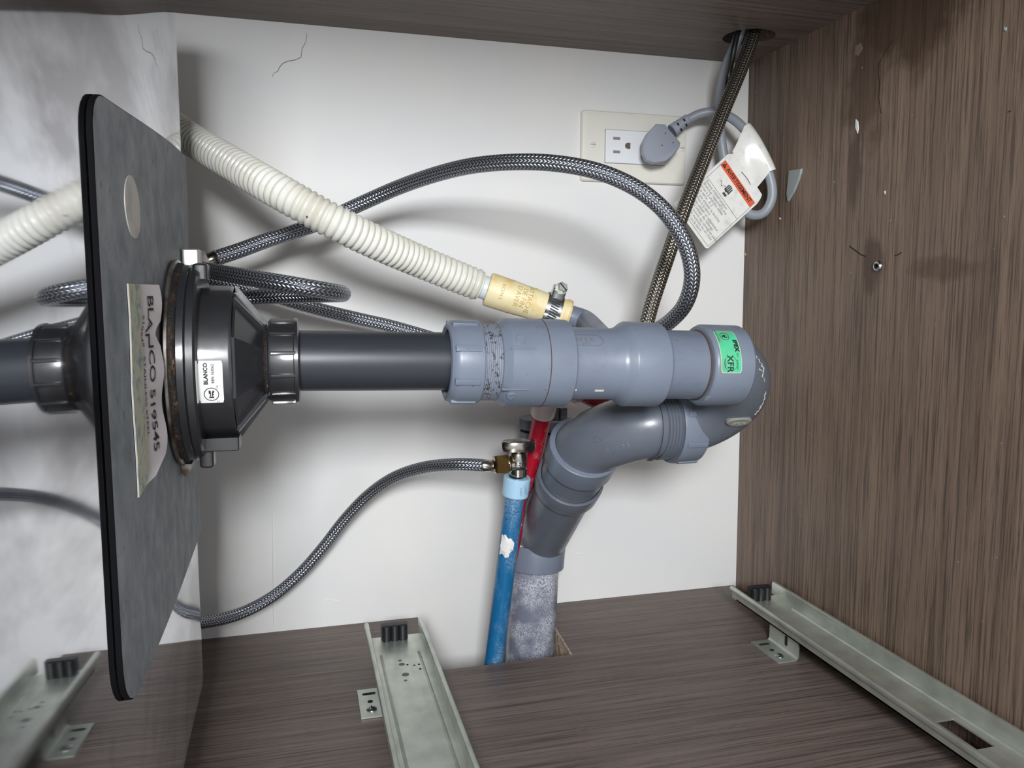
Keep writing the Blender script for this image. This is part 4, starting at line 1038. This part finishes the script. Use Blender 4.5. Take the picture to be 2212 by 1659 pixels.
def quad(u0, v0, u1, v1, o): return [tp(u0, v0, o), tp(u1, v0, o), tp(u1, v1, o), tp(u0, v1, o)]
g = G(); g.loft([quad(0.0015, bw0, TW-0.001, bw1, 0.0004), quad(0.0015, bw0, TW-0.001, bw1, 0.0006)], False, True); bd_ = g.make('orange_band', orange, card, smooth=False)
def tl(uc, vc, o): return lambda a, b: tp(uc+a, vc-b, o)
lettering([('AVERTISSEMENT', 0.0062, tl(TW*0.54, (bw0+bw1)/2, 0.0008), dict(spacing=0.90, bold=0.00008))], ink, bd_)
def tri(uc, vc, s, o): return [tp(uc-s, vc+s*0.8, o), tp(uc+s, vc+s*0.8, o), tp(uc, vc-s, o)]
g = G(); g.add(tri(0.0050, (bw0+bw1)/2, 0.0026, 0.0008), [(0, 1, 2)]); tr_ = g.make('warning_triangle', ink, bd_, smooth=False)
lettering([('!', 0.0032, tl(0.0050, (bw0+bw1)/2+0.0004, 0.0010), dict(bold=0.0001))], orange, bd_, 'exclamation_mark')
g = G()
for u0, v0, u1, v1 in ((0.0013, bw0, 0.0016, TV-0.003), (TW-0.0012, bw0, TW-0.0009, TV-0.003), (0.0013, 0.0375, TW-0.0009, 0.0378), (0.0013, TV-0.0033, TW-0.0009, TV-0.003)):
    g.add(quad(u0, v0, u1, v1, 0.0006), [(0, 1, 2, 3)])
g.make('frame_lines', ink, card, smooth=False)
# shock pictogram
g = G(); hu, hv = TW*0.47, 0.0285
for k, (du, ln) in enumerate(((-0.0032, 0.0052), (-0.0013, 0.0060), (0.0006, 0.0058), (0.0025, 0.0048))):
    g.add(quad(hu+du-0.0007, hv-ln, hu+du+0.0007, hv+0.0002, 0.0007), [(0, 1, 2, 3)])
g.add([tp(hu-0.0042, hv, 0.0007), tp(hu+0.0034, hv, 0.0007), tp(hu+0.0034, hv+0.0024, 0.0007), tp(hu+0.0008, hv+0.0014, 0.0007), tp(hu-0.0006, hv+0.0028, 0.0007), tp(hu-0.0042, hv+0.0016, 0.0007)], [(0, 1, 2, 3, 4, 5)])
g.add([tp(hu-0.0020, hv+0.0038, 0.0007), tp(hu+0.0030, hv+0.0034, 0.0007), tp(hu+0.0026, hv+0.0062, 0.0007), tp(hu-0.0024, hv+0.0062, 0.0007)], [(0, 1, 2, 3)])
wv = [(hu-0.0045, hv-0.0010), (hu-0.0062, hv-0.0002), (hu-0.0070, hv+0.0012), (hu-0.0084, hv+0.0022), (hu-0.0098, hv+0.0012), (hu-0.0112, hv-0.0006), (hu-0.0128, hv-0.0004)]
L = [[tp(u, v-0.0003, 0.0007), tp(u, v+0.0003, 0.0007)] for u, v in wv]; g.loft(L, closed=False)
g.make('shock_pictogram', M('dark_grey_ink', (70, 70, 72), 0.6), card, smooth=False)
rows = ["Risque d'électrocution", "Brancher l'appareil à une", "prise à 3 alvéoles reliée", "à la terre.  À 3", "Ne pas enlever la broche", "de mise à la terre.", "Ne pas utiliser un adaptateur.", "Ne pas utiliser de rallonge.", "Ne pas suivre ces consignes peut", "causer un incendie ou un choc", "électrique ou la mort."]
lettering([(r, 0.0042, tl(0.0035, 0.0405+0.0036*i, 0.0006), dict(align='LEFT', spacing=0.95)) for i, r in enumerate(rows)], ink_soft, card)
g = G(); g.tube([tp(TW*0.38, 0.0045, 0.0006), tp(TW*0.48, 0.0040, 0.0008), tp(TW*0.56, 0.0036, 0.0008), tp(TW*0.68, 0.0042, 0.0004)], 0.00035, 8); g.make('staple', M('staple_steel', (120, 120, 120), 0.3, 1.0), wt)

# ------------------------------------------------------------------ drawer slides
def slide(xl, label, slot=None, right_foot=True, dy=0.0):
    wd_, zb, zt, y0, y1 = 0.0475, 0.0215, 0.0345, -0.082, -0.615
    t = thing('drawer_slide', label, 'drawer slide', (xl+wd_/2, -0.163, 0.0), 'drawer slides on the lower panel')
    xr = xl+wd_; th = 0.0013
    # web with optional rectangular opening
    g = G()
    if slot:
        sx0, sx1, sy0, sy1 = slot
        for a, b in (((xl, sy1), (xr, y0-0.008)), ((xl, y1), (xr, sy0)), ((xl, sy0), (sx0, sy1)), ((sx1, sy0), (xr, sy1))): g.box((a[0], a[1], zb), (b[0], b[1], zb+th))
    else: g.box((xl, y1, zb), (xr, y0-0.008, zb+th))
    g.make('web', zinc, t, smooth=False)
    for s, xe in ((-1, xl), (1, xr)):
        # flange: up, rolled over outwards
        pr = [(xe+s*-0.0013, zb), (xe, zb), (xe, zt-0.004), (xe+s*0.0012, zt-0.0052), (xe+s*0.0026, zt-0.0046), (xe+s*0.0030, zt-0.0020), (xe+s*0.0022, zt-0.0004), (xe+s*0.0008, zt), (xe-s*0.0008, zt-0.0006), (xe-s*0.0013, zt-0.002)]
        g = G(); L = []
        for y, dz in ((y0, -0.006), (y0-0.010, 0.0), (y1, 0.0)):
            L.append([Vector((x, y, z+(dz if z > zb+0.006 else 0)*0.0)) for x, z in pr])
        g.loft(L, True, True); g.make('flange', zinc, t, ang=40)
        # pressed bead along the web
        bx = xe-s*0.0075; g = G(); g.loft([[Vector((bx-0.0016, y, zb+th-0.0002)), Vector((bx, y, zb+th+0.0009)), Vector((bx+0.0016, y, zb+th-0.0002))] for y in (y0-0.045, y1)], True, True); g.make('bead', zinc, t, ang=60)
    # black end stop with three lobes
    g = G(); by = y0-0.016; bx0 = xl+0.012; zz = zb+th
    for k in range(3):
        c = Vector((bx0+0.0036+0.0072*k, by, zz)); g.lathe([(0, 0.0040), (0.0118, 0.0040), (0.0130, 0.0032)], c, (0, 0, 1), 16, True, True)
    bp = g.make('end_stop', bumper_m, t)
    g = G(); g.box((bx0-0.001, by, zz), (bx0+0.0226, by+0.006, zz+0.0138)); g.make('stop_plate', bumper_m, bp, smooth=False)
    # bracket
    ya, yb = -0.186, -0.141; g = G()
    def bracket(sx, xf):   # sx direction of foot, xf upright position
        w = 0.0215; pr = [(xf, zb), (xf, 0.004), (xf+sx*0.0012, 0.0016), (xf+sx*0.0036, 0.0003), (xf+sx*w, 0.0003)]
        pi = [(xf+sx*w, 0.0017), (xf+sx*0.0040, 0.0017), (xf+sx*0.0024, 0.0026), (xf+sx*0.0015, 0.0045), (xf+sx*0.0015, zb)]
        g = G(); P = [Vector((x, ya, z)) for x, z in pr+pi]; g.loft([P, [p+Vector((0, yb-ya, 0)) for p in P]], True, True)
        b = g.make('bracket', zinc, t, ang=40); return b, xf+sx*(w*0.58), sx, xf
    xf = xl+0.0075
    b, fx, sx, xu = bracket(-1, xf)
    g = G(); g.lathe([(0, 0.0042), (0.0006, 0.0041), (0.0016, 0.0028), (0.0019, 0.0012)], (fx, ya+0.011, 0.0017), (0, 0, 1), 24, False, True); s1 = g.make('screw', chrome, b)
    for dv in ((1, 0, 0), (0, 1, 0)):
        dv = Vector(dv); g = G(); g.obox((fx, ya+0.011, 0.0034), dv, Vector((0, 0, 1)).cross(dv), (0, 0, 1), 0.0022, 0.0004, 0.0003); g.make('screw_cross', dark_hole, s1, smooth=False)
    g = G(); g.lathe([(0, 0.0022), (0.0002, 0.0022)], (fx, ya+0.0235, 0.0017), (0, 0, 1), 20, False, True); g.make('screw_hole', dark_hole, b)
    g = G(); q = [Vector((fx+u, ya+0.0365+v, 0.0018)) for u, v in rrect(0.0055, 0.0019, 0.0018, 4)]; g.add(q, [tuple(range(len(q)))]); g.make('bracket_slot', dark_hole, b, smooth=False)
    g = G(); q = [Vector((xu-0.0017, ya+0.018+u, 0.012+v)) for u, v in rrect(0.0020, 0.0048, 0.0018, 4)]; g.add(q, [tuple(range(len(q)))]); g.make('bracket_slot', dark_hole, b, smooth=False)
    if right_foot:
        bracket(1, xr-0.0100)
    return t, zb+th
s1, zw = slide(-0.4215, 'galvanised drawer slide in the middle of the bottom panel beside the cut-out')
for px, py, r_ in ((864, 1427, 0.0016), (868, 1435, 0.0026), (880, 1436, 0.001), (895, 1437, 0.001), (908, 1445, 0.0012), (876, 1457, 0.0030), (876, 1470, 0.0015), (905, 1435, 0.001)):
    p = atz(px, py, zw); g = G(); g.lathe([(0, r_), (0.0002, r_*0.9)], p, (0, 0, 1), 16, False, True); g.make('pressed_mark', M('pressed_shadow', (104, 108, 102), 0.5, 0.6) if r_ > 0.0014 else dark_hole, s1)
s2, zw = slide(-0.0505, 'galvanised drawer slide in the corner along the right panel', slot=(-0.036, -0.018, -0.372, -0.335), right_foot=False)

# ------------------------------------------------------------------ bits on the right panel
p = onright(1901, 575)
ws = thing('wood_screw', 'small silver screw driven into the stained right panel', 'screw', p)
g = G(); g.lathe([(-0.004, 0.002), (0, 0.0044), (0.0014, 0.0046), (0.0026, 0.0038), (0.0030, 0.0024)], p, (-1, 0, 0), 24, False, False); g.make('head', chrome, ws)
g = G(); g.lathe([(0.0030, 0.0024), (0.0012, 0.0022)], p, (-1, 0, 0), 4, False, True); g.make('socket', dark_hole, ws, smooth=False)
P = [(1712, 368), (1716, 367), (1739, 364), (1737, 375), (1733, 387), (1722, 414), (1708, 436), (1706, 420)]
pts = [onright(*q) for q in P]; c = sum(pts, Vector())/len(pts)
g = G(); g.loft([[q for q in pts], [c+(q-c)*0.93-Vector((0.0022, 0, 0)) for q in pts]], True, True); sh = g.make('plastic_shard', wedge_m, None, smooth=False, loc=c)
tag(sh, 'pointed grey plastic shard stuck to the right panel beside the cord', 'shard')
